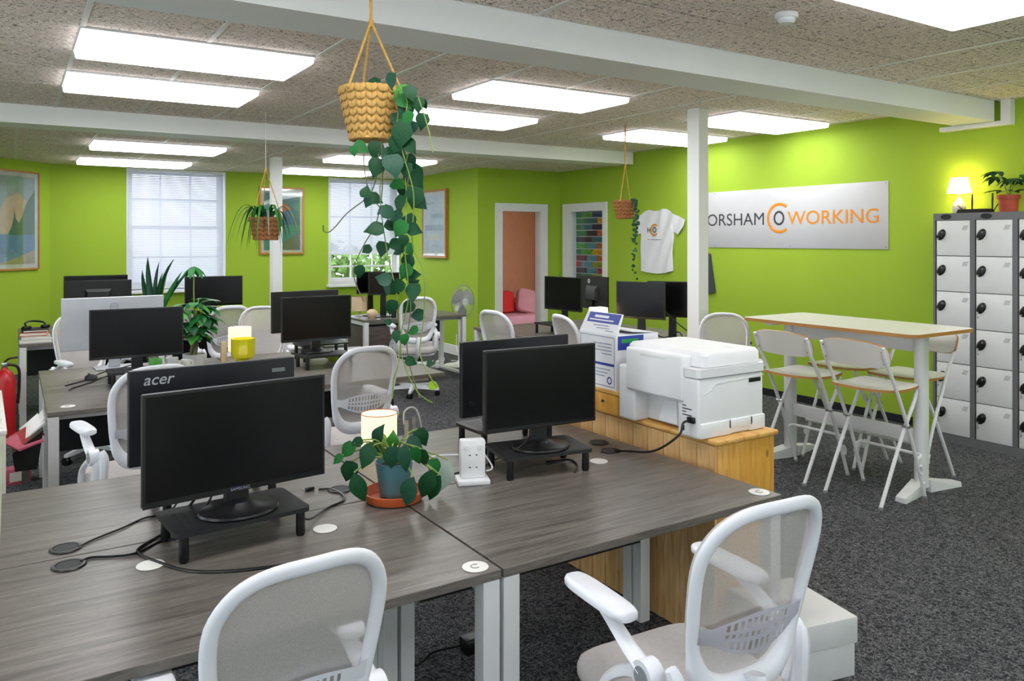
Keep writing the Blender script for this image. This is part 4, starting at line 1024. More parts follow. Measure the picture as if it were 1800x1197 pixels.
cable('power_cable', [pc_, pc_ + Vector((-.035, 0, -.005)), pc_ + Vector((-.06, .0, -.05)), (2.13, 2.30, .745), (2.11, 2.44, .715), (2.10, 2.50, .706)], .0045, 'black_plastic', 'black power cable from the printer down to the desk port')
# paper box with folded-back top
t = thing('paper_box', 'tall white and blue paper box with open sloping lid behind the printer', 'box', (2.252, 2.675, UH + .105))
bw_, bd_, bh_ = .25, .265, .245
obj('carton', B().box(0, bw_, 0, bd_, 0, bh_), 'paper_white', t)
obj('lid_wedge', B().hexa([(0, 0, bh_), (.012, 0, bh_), (.012, bd_, bh_), (0, bd_, bh_), (.045, .012, bh_ + .09), (.055, .012, bh_ + .09), (.055, bd_ - .01, bh_ + .09), (.045, bd_ - .01, bh_ + .09)]), 'paper_white', t, smooth=False)
def wedge(y0, y1, a, c, off=.0012):
    "a patch on the sloping lid face, a..c up the slope"
    p = lambda y, s_: Vector((.045 * s_, y, bh_ + .09 * s_)) + Vector((-.894, 0, .447)) * off
    q = lambda y, s_: Vector((.045 * s_, y, bh_ + .09 * s_))
    return B().hexa([q(y0, a), q(y1, a), q(y1, c), q(y0, c), p(y0, a), p(y1, a), p(y1, c), p(y0, c)])
obj('lid_flap', B().hexa([(bw_ - .01, 0, bh_), (bw_, 0, bh_), (bw_, bd_, bh_), (bw_ - .01, bd_, bh_), (.09, 0, bh_ + .012), (.09, 0, bh_ + .018), (.09, bd_, bh_ + .018), (.09, bd_, bh_ + .012)]), 'paper_white', t, smooth=False)
obj('blue_band', wedge(.012, bd_ - .03, .5, .98), 'box_blue', t, smooth=False)
for k, (a, c, y0, y1) in enumerate(((.74, .86, .09, .19), (.60, .66, .05, .22), (.36, .40, .07, .18), (.24, .27, .06, .15), (.14, .17, .03, .08))): obj('print_line', wedge(y0, y1, a, c, .002), 'paper_white' if k < 2 else 'print_grey', t, smooth=False)
obj('blue_corner', B().box(.01, .16, -.0012, 0, bh_ - .065, bh_ - .004), 'box_blue', t)
obj('green_print', B().box(.03, .13, -.002, -.001, bh_ - .035, bh_ - .018), 'box_green', t)
for z, y0, y1 in ((.20, .03, .16), (.185, .03, .13), (.17, .03, .15), (.155, .03, .10), (.085, .04, .14), (.07, .06, .14), (.055, .08, .14)): obj('print_line', B().box(-.0012, 0, y0, y1, z, z + .004), 'print_grey', t)
obj('blue_band', B().box(-.0012, 0, .012, .25, .105, .116), 'box_blue', t)
obj('print_frame', B().plate(-.0014, 0, .01, .255, .012, .235, [(.013, .252, .015, .232)], 'x'), 'print_grey', t)
obj('seal', B().tube([(-.001, .045 + math.cos(a) * .014, .04 + math.sin(a) * .014) for a in [6.28318 * i / 20 for i in range(20)]], .003, 5, 0, closed=True, flat=.3, up=(1, 0, 0)), 'box_blue', t)
t = thing('carton', 'white lidded carton on the carpet behind the pulled out chair', 'box', (2.47, 1.92, 0), math.radians(-12))
obj('tray', B().box(-.14, .14, -.17, .17, 0, .20, .003), 'carton_white', t); obj('lid', B().box(-.147, .147, -.177, .177, .12, .215, .004), 'carton_white', t)

# ---------------------------------------------------------------- things on the near bench
P0 = (1.086, 2.44, DT)
t = thing('plant_saucer', 'round terracotta saucer under the teal pot', 'saucer', P0)
obj('dish', B().lathe([(.06, 0), (.092, .004), (.102, .022), (.104, .034), (.099, .035), (.094, .02), (.085, .012), (.02, .010)], n=40), 'terracotta', t)
t = thing('potted_plant', 'teal pot with drooping heart shaped leaves in a terracotta saucer', 'plant', (P0[0], P0[1], DT + .0105))
obj('pot', B().lathe([(.044, 0), (.047, .004), (.062, .112), (.065, .122), (.061, .122), (.057, .108)], n=36), 'pot_teal', t)
obj('soil', B().lathe([(.058, .106), (.03, .112)], n=24), 'soil', t)
og = Vector((P0[0], P0[1], DT + .0105)); hub = Vector((0, 0, .11))
PL = [(666, 762, 30, -70, 0, 'leaf_blue'), (644, 804, 38, 120, -.1, 'leaf_dark'), (626, 778, 20, 160, -.05, 'leaf_dark'), (610, 792, 28, 135, -.05, 'leaf_mid'), (593, 808, 18, 140, -.05, 'leaf_mid'), (613, 830, 34, 108, -.05, 'leaf_dark'), (631, 858, 46, 72, -.10, 'leaf_dark'), (689, 806, 36, 92, -.09, 'leaf_blue'), (711, 806, 42, 92, -.1, 'leaf_blue'), (730, 780, 26, 30, 0, 'leaf_blue'), (742, 770, 30, 65, .04, 'leaf_dark'), (732, 802, 26, 75, -.05, 'leaf_mid'), (744, 806, 28, 80, -.05, 'leaf_dark'), (718, 866, 50, 108, -.12, 'leaf_blue'), (750, 852, 46, 108, -.05, 'leaf_dark'), (762, 858, 42, 118, -.03, 'leaf_dark'), (764, 822, 26, 80, .02, 'leaf_mid'), (781, 838, 48, 102, .04, 'leaf_pale'), (672, 776, 26, 40, .05, 'leaf_lime'), (668, 792, 24, 20, .03, 'leaf_bright'), (690, 772, 26, -80, .06, 'leaf_bright'), (655, 785, 24, 200, .02, 'leaf_dark')]
dP = 2.63
for u, v, px, deg, dd, m in PL:
    o = leaf_px(t, og, u, v, px * 1.08, deg, dP + dd, 'heart' if px < 40 else 'oval', m, .86 if px < 40 else 1.0, lean=random.uniform(-.25, .15))
    e = o.location.copy()
    mid = (hub + e) / 2 + Vector((0, 0, .035))
    obj('stem', B().tube([hub + Vector((random.uniform(-.02, .02), random.uniform(-.02, .02), 0)), mid, e], .0026, 5, 4), 'stem_green', t)
# drum lamp
t = thing('drum_lamp', 'lit cream drum lamp behind the teal pot', 'lamp', (1.265, 2.99, DT))
obj('base', B().lathe([(.045, 0), (.045, .012), (.012, .016), (.010, .05)], n=20), 'pot_white', t)
obj('shade', B().lathe([(.072, .03), (.072, .168)], n=36, cap0=False, cap1=False), 'lamp_warm', t)
for z in (.03, .168): obj('shade_rim', B().tube([(math.cos(a) * .0725, math.sin(a) * .0725, z) for a in [6.28318 * i / 36 for i in range(36)]], .0016, 5, 0, closed=True), 'terracotta', t)
# glass jug
t = thing('glass_jug', 'clear glass jug with pale handle beside the drum lamp', 'jug', (1.42, 3.02, DT))
obj('vessel', B().lathe([(.032, 0), (.036, .004), (.036, .12), (.033, .12), (.033, .008), (.02, .006)], n=24), 'clear_glass', t)
obj('handle', B().tube([(-.03, 0, .10), (-.03, 0, .15), (0, 0, .168), (.03, 0, .15), (.05, 0, .08), (.055, 0, .03)], .004, 6, 5), 'pot_white', t)
# socket tower
t = thing('socket_tower', 'white upright socket block standing on the desk', 'socket', (1.405, 2.47, DT), math.radians(-20))
obj('base', B().box(-.058, .058, -.05, .04, 0, .018, .004), 'white_gloss', t)
obj('block', B().box(-.045, .045, -.022, .022, .018, .155, .006), 'white_gloss', t)
for x in (-.025, .025): obj('button', B().lathe([(.010, 0), (.009, .003)], n=16), 'locker_white', t, (x, -.022, .13), (R90, 0, 0))
for z in (.10, .056):
    for x in (-.012, .012): obj('pin_slot', B().box(x - .003, x + .003, -.0228, -.021, z, z + .004), 'dark_panel', t)
cable('white_cable', [(1.455, 2.455, .735), (1.49, 2.47, .74), (1.50, 2.56, .78), (1.53, 2.64, .80), (1.60, 2.70, .76)], .003, 'white_gloss', 'white cable rising behind the socket block')
cable('white_cable', [(1.36, 2.49, .80), (1.30, 2.55, .79), (1.24, 2.62, .76), (1.20, 2.70, .705)], .003, 'white_gloss', 'white cable behind the drooping plant')
# cables on the desk
def dz(u, v, z=DT + .004):
    a = (u - 900) / FPX; d = (z - EYE) / (-(v - HORIZON) / FPX); return ((a * Rv[0] + Fv[0]) * d, (a * Rv[1] + Fv[1]) * d, z)
cable('black_cable', [dz(137, 962), dz(165, 948), dz(215, 928), dz(250, 912), (.44, 2.70, .72), (.5, 2.70, .86)], .003, 'black_plastic', 'thin black cable from the far port to the big monitor')
cable('black_cable', [dz(142, 987), dz(160, 980), dz(200, 978), dz(240, 972), dz(285, 950), (.42, 2.40, .73), (.50, 2.46, .80), (.53, 2.45, .90)], .0035, 'black_plastic', 'black cable curling out of the near port')
cable('black_cable', [(.50, 2.42, .88), dz(315, 912, .74), dz(300, 930), dz(262, 952), dz(244, 964), dz(243, 972), dz(270, 985), dz(330, 1003), dz(400, 1004), dz(470, 997), dz(540, 988), dz(590, 990)], .004, 'black_plastic', 'looped black cable running under the riser to the front of the desk')
cable('black_cable', [(.74, 2.36, .735), dz(545, 912, .712), dz(575, 893), dz(600, 882), dz(605, 872), dz(585, 860), dz(560, 860)], .0035, 'black_plastic', 'short black cable ending in a plug beside the teal pot')
t = thing('cable_plug', 'small black plug lying on the desk near the teal pot', 'plug', dz(545, 859, DT + .007), math.radians(10))
obj('plug_body', B().box(-.018, .014, -.007, .007, -.006, .006, .002), 'black_plastic', t); obj('pin', B().box(-.026, -.018, -.004, .004, -.002, .002), 'chrome', t)
cable('black_cable', [(1.66, 2.47, .83), (1.58, 2.44, .80), dz(870, 808), dz(845, 822), dz(815, 828), dz(790, 835)], .003, 'black_plastic', 'black cable between the second riser and the socket block')
cable('black_cable', [dz(960, 812), dz(1000, 808), dz(1015, 818), dz(1010, 830)], .0035, 'black_plastic', 'short black cable under the second riser')
# adapters below the near bench
for k, (x, y, lb) in enumerate(((1.50, 2.62, 'black power brick on the carpet below the near bench'), (.86, 2.45, 'black power block on the carpet below the big monitor'), (.70, 2.6, 'second black power block on the carpet under the near bench'))):
    t = thing('power_adapter', lb, 'adapter', (x, y, 0), .4 * k)
    obj('block', B().box(-.05, .05, -.035, .035, 0, .055, .008), 'black_plastic', t); obj('label_patch', B().box(-.03, .03, -.02, .02, .055, .0556), 'grey_plastic', t)
    cable('black_cable', [(x - .05, y, .03), (x - .15, y + .05, .01), (x - .25, y + .02, .01), (x - .32, y + .14, .15), (x - .36, y + .2, .55)], .004, 'black_plastic', lb.replace('on the carpet', 'cord rising').replace('black', 'thin black', 1))

# ---------------------------------------------------------------- things on the middle bench
t = thing('computer_mouse', 'dark computer mouse on the middle bench', 'mouse', (.42, 5.55, DT), .4)
obj('shell', B().ball((0, 0, .008), .032, .055, .026, 14, 8), 'dark_panel', t); obj('wheel', B().cyl((-.004, .028, .03), (.004, .028, .03), .008, n=10), 'black_plastic', t)
for k, (pts, lb) in enumerate((([dz(115, 678), dz(150, 668), dz(180, 655, .72), (.62, 5.34, .80)], 'thin black cable crossing the middle bench near the mouse'), ([dz(122, 686), dz(128, 682), dz(160, 672), dz(185, 662, .71), (.66, 5.42, .76)], 'black cable with pale plug on the middle bench'))):
    cable('black_cable', pts, .004, 'black_plastic', lb)
t = thing('potted_tree', 'bushy money tree in a grey pot on the middle bench', 'plant', (1.08, 5.84, DT))
og = Vector((1.08, 5.84, DT)); dT = 1.08 * Fv[0] + 5.84 * Fv[1]
obj('pot', B().lathe([(.068, 0), (.074, .006), (.076, .075), (.07, .075), (.068, .06)], n=28), 'pot_white', t)
obj('soil', B().lathe([(.068, .058), (.02, .062)], n=18), 'soil', t)
for k in range(3): obj('trunk', B().tube([(math.cos(a + k * 2.09) * .016, math.sin(a + k * 2.09) * .016, .05 + .045 * a) for a in [i * .8 for i in range(6)]], .013, 8, 3), 'stem_brown' if k else 'stem_green', t)
tops = []
for k in range(17):
    a = k * 2.4; r = .03 + .05 * math.sin(3.1 * (k + 2) / 20); e = Vector((math.cos(a) * r, math.sin(a) * r, .19 + .0165 * k)); tops.append(e)
    obj('stem', B().tube([(0, 0, .22), e * .6 + Vector((0, 0, .10)), e], .004, 5, 4), 'stem_green', t)
    for j in range(5):
        b_ = a + (j - 2) * .62 + random.uniform(-.2, .2); dd = Vector((math.cos(b_), math.sin(b_), random.uniform(-.6, .0))); leaf(t, 'finger', random.choice(['leaf_dark', 'leaf_mid', 'leaf_mid', 'leaf_bright']), e, dd, random.uniform(.10, .15), (0, 0, 1), wide=1.3)
e = at(341, 468, dT + .05) - og
obj('stem', B().tube([(0, 0, .3), Vector((.0, .01, .55)), e], .004, 6, 4), 'stem_green', t)
for j in range(6):
    b_ = j * 1.05; leaf(t, 'finger', 'leaf_mid', e, (math.cos(b_), math.sin(b_), -.75), .12, (0, 0, 1))
for k, (u, v) in enumerate(((378, 521), (382, 532))): leaf(t, 'finger', 'leaf_pale', at(350, v + 12, dT) - og, img_dir(-15) , .15, (0, 0, 1))
t = thing('glass_lamp', 'lit yellow glass lamp on the middle bench', 'lamp', (1.405, 5.80, DT))
obj('glass_bowl', B().lathe([(.05, .0), (.055, .012), (.04, .02), (.075, .03), (.083, .05), (.083, .165), (.08, .165), (.079, .05), (.05, .04)], n=32), 'glass_yellow', t)
obj('candle_light', B().lathe([(.03, .05), (.03, .10), (.02, .11)], n=16), 'lamp_small', t)
t = thing('drum_lamp', 'lit cream drum lamp behind the yellow glass lamp', 'lamp', (1.43, 6.0, DT))
obj('base', B().lathe([(.05, 0), (.05, .012), (.012, .016), (.010, .06)], n=20), 'pot_white', t); obj('shade', B().lathe([(.082, .05), (.082, .225)], n=32, cap0=False, cap1=False), 'lamp_warm', t)
t = thing('wood_marker', 'upright pale wooden block beside the yellow glass lamp', 'block', (1.27, 5.80, DT))
obj('block', B().box(-.019, .019, -.019, .019, 0, .15, .006), 'wood_block', t); obj('foot', B().box(-.022, .022, -.022, .022, 0, .006, .002), 'wood_block', t)
def mug(loc, m, label, r=.04, h=.09):
    t = thing('mug', label, 'mug', loc, random.uniform(0, 3)); obj('cup', B().lathe([(r * .85, 0), (r, .008), (r, h), (r * .9, h), (r * .88, .012)], n=22), m, t)
    obj('handle', B().tube([(r * .95, 0, h * .8), (r * 1.5, 0, h * .75), (r * 1.55, 0, h * .35), (r * .95, 0, h * .25)], .005, 6, 4), m, t)
mug((.80, 5.62, DT), 'green_mug', 'green mug under the brownish monitor'); mug((.90, 5.62, DT), 'pot_white', 'white mug beside the green one'); mug((1.0, 5.7, DT), 'table_white', 'small white cup next to the money tree pot', .03, .06)
t = thing('bowl', 'lime green bowl under the back riser of the middle bench', 'bowl', (1.97, 5.50, DT)); obj('dish', B().lathe([(.03, 0), (.07, .03), (.08, .05), (.075, .05), (.06, .03), (.02, .008)], n=24), 'leaf_lime', t); obj('foot_ring', B().lathe([(.03, -.0), (.03, .004)], n=20), 'leaf_lime', t)
t = thing('paper_pad', 'white paper sheets on the far end of the middle bench', 'paper', (2.18, 5.75, DT), .2); obj('sheets', B().box(-.11, .11, -.15, .15, 0, .006), 'paper_white', t); obj('top_sheet', B().box(-.10, .11, -.15, .14, .006, .0068), 'mat_white', t)
cable('black_cable', [(1.83, 5.42, .90), (1.86, 5.46, .82), (1.95, 5.44, .80), (1.9, 5.36, .795)], .004, 'black_plastic', 'short black cable dangling behind the middle bench monitor')
# ---------------------------------------------------------------- back benches
SP = (1.13, 7.86, DT); t = thing('snake_plant', 'upright snake plant with yellow edged leaves before the lowered blind', 'plant', SP)
og = Vector(SP); dS = SP[0] * Fv[0] + SP[1] * Fv[1]
obj('pot', B().lathe([(.08, 0), (.10, .15), (.105, .15), (.09, .15), (.085, .13)], n=26), 'pot_white', t); obj('soil', B().lathe([(.085, .128), (.03, .132)], n=16), 'soil', t)
for (u0, u1, v1, m, wd) in ((262, 243, 473, 'leaf_dark', 1), (270, 254, 450, 'leaf_blue', 1), (276, 272, 462, 'leaf_blue', .8), (280, 279, 478, 'leaf_dark', .8), (284, 285, 468, 'leaf_blue', 1), (288, 289, 454, 'leaf_dark', 1), (286, 288, 480, 'leaf_lime', 1.1), (292, 313, 478, 'leaf_mid', 1), (294, 321, 472, 'leaf_blue', 1), (290, 305, 500, 'leaf_lime', 1.1)):
    tip = at(u1, v1, dS + random.uniform(-.04, .04)) - og; base = Vector(((u0 - 283) * .0014, random.uniform(-.03, .03), .13)); dd = tip - base
    leaf(t, 'long', m, base, dd, dd.length, -CAMF + CAMR * random.uniform(-.5, .5) + UP * .3, wide=.44 * wd)
t = thing('laptop_stand', 'grey tilted laptop behind the money tree', 'laptop', (1.38, 7.98, DT), .1); obj('lid', B().hexa([(-.13, 0, .01), (.13, 0, .01), (.13, .012, .01), (-.13, .012, .01), (-.13, .08, .2), (.13, .08, .2), (.13, .092, .2), (-.13, .092, .2)]), 'grey_plastic', t); obj('keyboard_half', B().box(-.13, .13, -.2, 0, 0, .014, .004), 'dark_panel', t)
# books and headset on the left back desk
z = DT
for k, (m, h, w_, d_, lb) in enumerate((('paper_white', .03, .24, .30, 'white ring binder lying at the bottom of the book pile'), ('pot_white', .025, .22, .28, 'pale grey folder in the middle of the book pile'), ('book_orange', .03, .20, .27, 'orange book near the top of the pile'), ('dark_panel', .02, .19, .25, 'dark book on top of the pile'))):
    t = thing('book', lb, 'book', (.17, 7.93, z), random.uniform(-.12, .12), 'books in the pile on the back desk'); obj('cover', B().box(-w_ / 2, w_ / 2, -d_ / 2, d_ / 2, 0, .004).box(-w_ / 2, w_ / 2, -d_ / 2, d_ / 2, h - .004, h).box(-w_ / 2, -w_ / 2 + .004, -d_ / 2, d_ / 2, 0, h), m, t, smooth=False); obj('pages', B().box(-w_ / 2 + .003, w_ / 2 - .005, -d_ / 2 + .004, d_ / 2 - .004, .004, h - .004), 'mat_white', t); z += h + .0005
def headset(loc, rz, label):
    t = thing('headset', label, 'headset', loc, rz); obj('band', B().tube([(-.08, 0, .02), (-.075, .03, .05), (0, .08, .06), (.075, .03, .05), (.08, 0, .02)], .008, 8, 5), 'black_plastic', t)
    for x in (-.08, .08): obj('ear_cup', B().lathe([(.034, 0), (.038, .012), (.034, .028)], (x, 0, 0), 16), 'black_plastic', t)
headset((.18, 7.92, z), .5, 'black headset lying on the pile of books'); headset((.40, 7.95, DT), 1.2, 'black headset on the desk beside the pile of books')
t = thing('flask', 'small dark flask standing behind the headset', 'flask', (.47, 8.25, DT)); obj('body', B().lathe([(.03, 0), (.033, .02), (.033, .13), (.02, .15)], n=18), 'dark_panel', t); obj('cap', B().lathe([(.022, .15), (.022, .18), (.015, .185)], n=16), 'chrome', t)
# near left: cabinet, rack with papers, extinguisher, pink box
t = thing('cream_cabinet', 'cream low cabinet with round knob at the picture edge', 'cabinet', (-.02, 4.02, 0), math.radians(1.5))
obj('body', B().box(-.5, 0, 0, 1.08, .03, .735, .004), 'cream_paint', t); obj('top', B().box(-.505, .004, -.006, 1.085, .735, .755, .004), 'table_white', t); obj('plinth', B().box(-.49, -.01, .01, 1.07, 0, .03), 'cream_paint', t)
for k in range(5): obj('top_slat', B().box(-.48, -.01, .05 + .2 * k, .22 + .2 * k, .755, .758, .001), 'table_white', t)
obj('knob', B().cyl((-.045, -.022, .69), (-.045, -.006, .69), .024, n=22), 'white_gloss', t); obj('door_panel', B().box(-.49, -.012, -.004, 0, .05, .72, .002), 'cream_paint', t)
pr = at(52, 700, 4.5)
t = thing('magazine_sling', 'black sling rack stuffed with papers standing beside the middle bench', 'rack', (.065, 4.78, .0))
obj('sling', B().hexa([(-.05, -.16, .42), (.045, -.16, .42), (.045, .16, .42), (-.05, .16, .42), (-.062, -.20, .52), (.07, -.20, .62), (.07, .20, .62), (-.062, .20, .52)]), 'black_satin', t, smooth=False)
obj('post', B().box(-.02, .01, -.02, .02, .012, .42, .003), 'locker_grey', t); obj('foot', B().box(-.05, .05, -.10, .10, 0, .014, .003), 'locker_grey', t)
for k, (m, rx, x, y, zz, lb) in enumerate((('paper_white', 1.0, .055, .05, .60, 'white newspaper leaning out of the black sling'), ('paper_white', .7, .03, .02, .595, 'second folded newspaper in the black sling'), ('print_red', .45, .0, -.05, .565, 'red printed magazine in the black sling'), ('pink_card', .25, -.02, -.10, .55, 'pink printed magazine at the front of the black sling'))):
    t = thing('newspaper', lb, 'newspaper', (.065 + x, 4.78 + y, zz)); obj('sheets', B().box(-.055, .055, -.13, .13, 0, .012, .002), m, t, rot=(0, -rx, .1 * k)); obj('fold', B().box(.052, .058, -.13, .13, -.002, .014, .002), m, t, rot=(0, -rx, .1 * k))
ex = at(8, 690, 6.3)
t = thing('fire_extinguisher', 'red fire extinguisher standing by the angled wall', 'extinguisher', (ex.x, ex.y, 0))
obj('cylinder', B().lathe([(.07, 0), (.078, .02), (.078, .44), (.06, .50), (.025, .53), (.02, .55)], n=26), 'red_paint', t); obj('valve', B().box(-.02, .02, -.02, .02, .55, .59, .004), 'chrome', t); obj('lever', B().tube([(0, 0, .59), (.03, -.03, .62), (.09, -.05, .63)], .008, 6, 3), 'black_plastic', t); obj('hose', B().tube([(0, .02, .57), (.09, .03, .54), (.1, .02, .4), (.09, .0, .25)], .011, 8, 5), 'black_plastic', t)
q = dz(36, 850, 0.0); t = thing('pink_box', 'small pink printed box on the carpet by the cabinet', 'box', (q[0] - .02, q[1] + .04, 0), .2); obj('carton', B().box(-.07, .07, -.05, .05, 0, .10, .002), 'pink_card', t); obj('printed_panel', B().box(-.05, .05, -.0512, -.05, .02, .08), 'mat_white', t)
# fan by the side wall
t = thing('stand_fan', 'white round fan standing by the side wall', 'fan', (4.72, 8.62, 0), math.radians(18))
fc = Vector((0, -.06, .80)); FR = .205
obj('base', B().lathe([(.19, 0), (.19, .015), (.05, .03), (.02, .06)], n=32), 'white_gloss', t); obj('pole', B().cyl((0, 0, .05), (0, 0, .72), .016, n=14), 'white_gloss', t); obj('motor', B().tube([(0, .08, .80), (0, .02, .80), (0, -.03, .80)], [.05, .065, .05], 16, 3), 'white_gloss', t); obj('tilt_joint', B().box(-.03, .03, -.02, .05, .68, .77, .01), 'white_gloss', t)
g = obj('cage_rim', B().tube([(fc.x + math.cos(a) * FR, fc.y, fc.z + math.sin(a) * FR) for a in [6.28318 * i / 48 for i in range(48)]], .006, 6, 0, closed=True), 'grey_plastic', t)
cw = B().tube([(0, -.045, .03), (.0, -.055, .10), (0, -.03, .17), (0, 0, FR)], .0009, 4, 3).done('cage_wire')
for k in range(48): obj('cage_wire', cw, 'white_gloss', g, tuple(fc), (0, 6.28318 * k / 48, 0))
obj('hub_cap', B().lathe([(.045, 0), (.045, .02), (.03, .028)], n=22), 'white_gloss', t, tuple(fc + Vector((0, -.03, 0))), (R90, 0, 0))
bl = B(); g_ = {}
for i in range(7):
    for j in range(7):
        r = .035 + .15 * i / 6; wv = (.55 + .25 * math.sin(i / 6 * 3.0)); a = (j / 6 - .5) * 2 * wv; g_[i, j] = bl.bm.verts.new((math.cos(a) * r, (j / 6 - .5) * .045, math.sin(a) * r))
for i in range(6):
    for j in range(6): bl.bm.faces.new((g_[i, j], g_[i + 1, j], g_[i + 1, j + 1], g_[i, j + 1]))
bmesh.ops.solidify(bl.bm, geom=bl.bm.faces[:], thickness=.003); bl = bl.done('blade')
for k in range(3): obj('blade', bl, 'silver', t, tuple(fc), (0, -math.radians(25) + 6.28318 * k / 3, 0))
# items on the fan desk
t = thing('drum_lamp', 'peach drum lamp on the pale desk by the window', 'lamp', (3.36, 8.52, DT)); obj('shade', B().lathe([(.09, .06), (.085, .22)], n=26, cap0=False, cap1=False), 'peach', t); obj('base', B().lathe([(.05, 0), (.05, .01), (.01, .015), (.01, .08)], n=16), 'pot_white', t)
t = thing('piggy_bank', 'rounded peach ornament on the pale desk by the window', 'ornament', (3.40, 8.24, DT)); obj('body', B().ball((0, 0, .05), .065, .055, .05), 'peach', t); obj('foot', B().lathe([(.04, 0), (.045, .01)], n=16), 'peach', t)
for k, (x, y, m, lb) in enumerate(((3.62, 8.14, 'dark_panel', 'dark pencil pot on the pale desk'), (3.72, 8.2, 'print_red', 'reddish pencil pot on the pale desk'), (3.80, 8.16, 'chrome', 'steel pencil pot on the pale desk'))):
    t = thing('pencil_pot', lb, 'pencil pot', (x, y, DT)); obj('pot', B().lathe([(.028, 0), (.03, .09), (.026, .09), (.025, .01)], n=16), m, t)
    for j in range(3): obj('pencil', B().cyl((.006 * (j - 1), .004, .012), (.018 * (j - 1), .01, .15), .003, n=6), ('sign_orange', 'box_blue', 'wood_block')[j], t)
for k, (x, y, lb) in enumerate(((4.62, 8.95, 'white multi-socket strip on the floor by the side wall'), (4.35, 8.75, 'second white socket strip on the floor near the fan'))):
    t = thing('socket_strip', lb, 'socket', (x, y, 0), .9 + k); obj('bar', B().box(-.17, .17, -.03, .03, 0, .04, .006), 'white_gloss', t)
    for j in range(4): obj('outlet', B().lathe([(.018, .04), (.017, .0415)], (-.12 + .08 * j, 0, 0), 14), 'locker_white', t)
cable('white_cable', [(4.5, 8.9, .04), (4.35, 9.1, .02), (4.4, 9.4, .15), (4.7, 9.6, .03), (4.95, 9.8, .2)], .006, 'white_gloss', 'white cable looping over the floor by the side wall')
cable('white_cable', [(4.7, 8.8, .04), (4.9, 8.9, .02), (5.0, 9.2, .1), (5.05, 9.3, .3)], .006, 'white_gloss', 'white cable climbing to the wall behind the fan')
# items on the green-wall bench
riser((4.24, 5.92), R90, .36, .22, .10, 'black riser on the bench nearest the doorway')
riser((4.44, 5.02), math.radians(30), .36, .22, .08, 'black riser under the monitor below the small basket')
t = thing('cube_lamp', 'small glowing cube lamp behind the paper box', 'lamp', (4.20, 5.22, DT)); obj('shade', B().box(-.065, .065, -.05, .05, .20, .30, .006), 'lamp_small', t); obj('base', B().box(-.04, .04, -.035, .035, 0, .20, .003), 'wood_block', t)
for k in range(2): pass
t = thing('pencil_pot', 'pencil pot with upright pencils behind the glowing cube lamp', 'pencil pot', (4.30, 5.32, DT)); obj('pot', B().lathe([(.03, 0), (.033, .16), (.03, .16), (.028, .01)], n=16), 'terracotta', t)
for j in range(3): obj('pencil', B().cyl((.006 * (j - 1), 0, .02), (.02 * (j - 1), .01, .28), .004, n=6), 'wood_block', t)
for k, (x, y, m, w_, lb) in enumerate(((4.30, 4.84, 'art_teal', .16, 'teal book lying behind the printer'), (4.22, 4.86, 'box_blue', .05, 'blue can standing behind the paper box'))):
    t = thing('book' if k == 0 else 'can', lb, 'book' if k == 0 else 'can', (x, y, DT), .4)
    if k == 0: obj('cover', B().box(-.1, .1, -.07, .07, 0, .004).box(-.1, .1, -.07, .07, .036, .04).box(-.1, -.096, -.07, .07, 0, .04), m, t, smooth=False); obj('pages', B().box(-.096, .095, -.066, .066, .004, .036), 'mat_white', t)
    else: obj('body', B().lathe([(.03, 0), (.035, .01), (.035, .12), (.03, .125)], n=18), m, t); obj('lid', B().lathe([(.028, .125), (.028, .128)], n=18), 'chrome', t)
cable('black_cable', [(4.62, 5.0, .78), (4.70, 4.94, .74), (4.78, 4.86, .79), (4.80, 4.80, .72), (4.9, 4.72, .71)], .005, 'black_plastic', 'tangled black cable behind the printer')
cable('black_cable', [(4.74, 5.05, 1.0), (4.82, 4.9, .85), (4.95, 4.75, .715)], .005, 'black_plastic', 'straight black cable down from the monitor below the t-shirt')

# ---------------------------------------------------------------- hanging baskets
def basket(label, c, r1, r0, h, m, weave, hook_z, m_rope, knot, rope_r=.006, straps=3):
    "c: centre of the rim"
    t = thing('hanging_planter', label, 'plant', c)
    obj('basket', B().lathe([(r0 * .96, -h), (r0, -h + .004), (r1, -.004), (r1, 0), (r1 * .92, 0), (r1 * .9, -.02)], n=32, cap1=True), m, t)
    obj('soil', B().lathe([(r1 * .9, -.022), (.02, -.018)], n=20), 'soil', t)
    if weave:
        nr, na = weave; me = B().ball((0, 0, 0), 1, .42, 1, 8, 6).done('weave_stitch')
        for j in range(nr):
            for i in range(na):
                f = (j + .5) / nr; rr = r0 + (r1 - r0) * f; a = 6.28318 * (i + .5 * 0) / na; ww = 6.28318 * rr / na
                for s_ in (-1, 1):
                    o = obj('weave_stitch', me, m, t); o.matrix_local = Matrix.Rotation(a + s_ * .23 * 6.28318 / na, 4, 'Z') @ Matrix.Translation((0, -rr - .001, -h + h * f)) @ Matrix.Rotation(s_ * .45, 4, 'Y') @ Matrix.Diagonal((ww * .27, .012, h / nr * .62, 1))
        obj('base_ring', B().tube([(math.cos(a) * r0, math.sin(a) * r0, -h + .006) for a in [6.28318 * i / 30 for i in range(30)]], .008, 6, 0, closed=True), m, t)
    for k in range(straps):
        a = math.radians(205) + 6.28318 * k / straps
        e = Vector((math.cos(a) * r1, math.sin(a) * r1, -.01)); obj('rope', B().tube([e, (e.x * .02, e.y * .02, knot)], rope_r, 6, 0), m_rope, t); obj('rope_loop', B().ball(e, rope_r * 2, n=8, m=6), m_rope, t)
    obj('knot', B().ball((0, 0, knot), rope_r * 2.2, rope_r * 2.2, rope_r * 4, n=10, m=7), m_rope, t)
    obj('hanging_cord', B().cyl((0, 0, knot), (0, 0, hook_z - c[2]), rope_r * (1.3 if m_rope == 'rope' and rope_r > .004 else .5), n=6), m_rope if rope_r > .004 else 'twine', t)
    return t
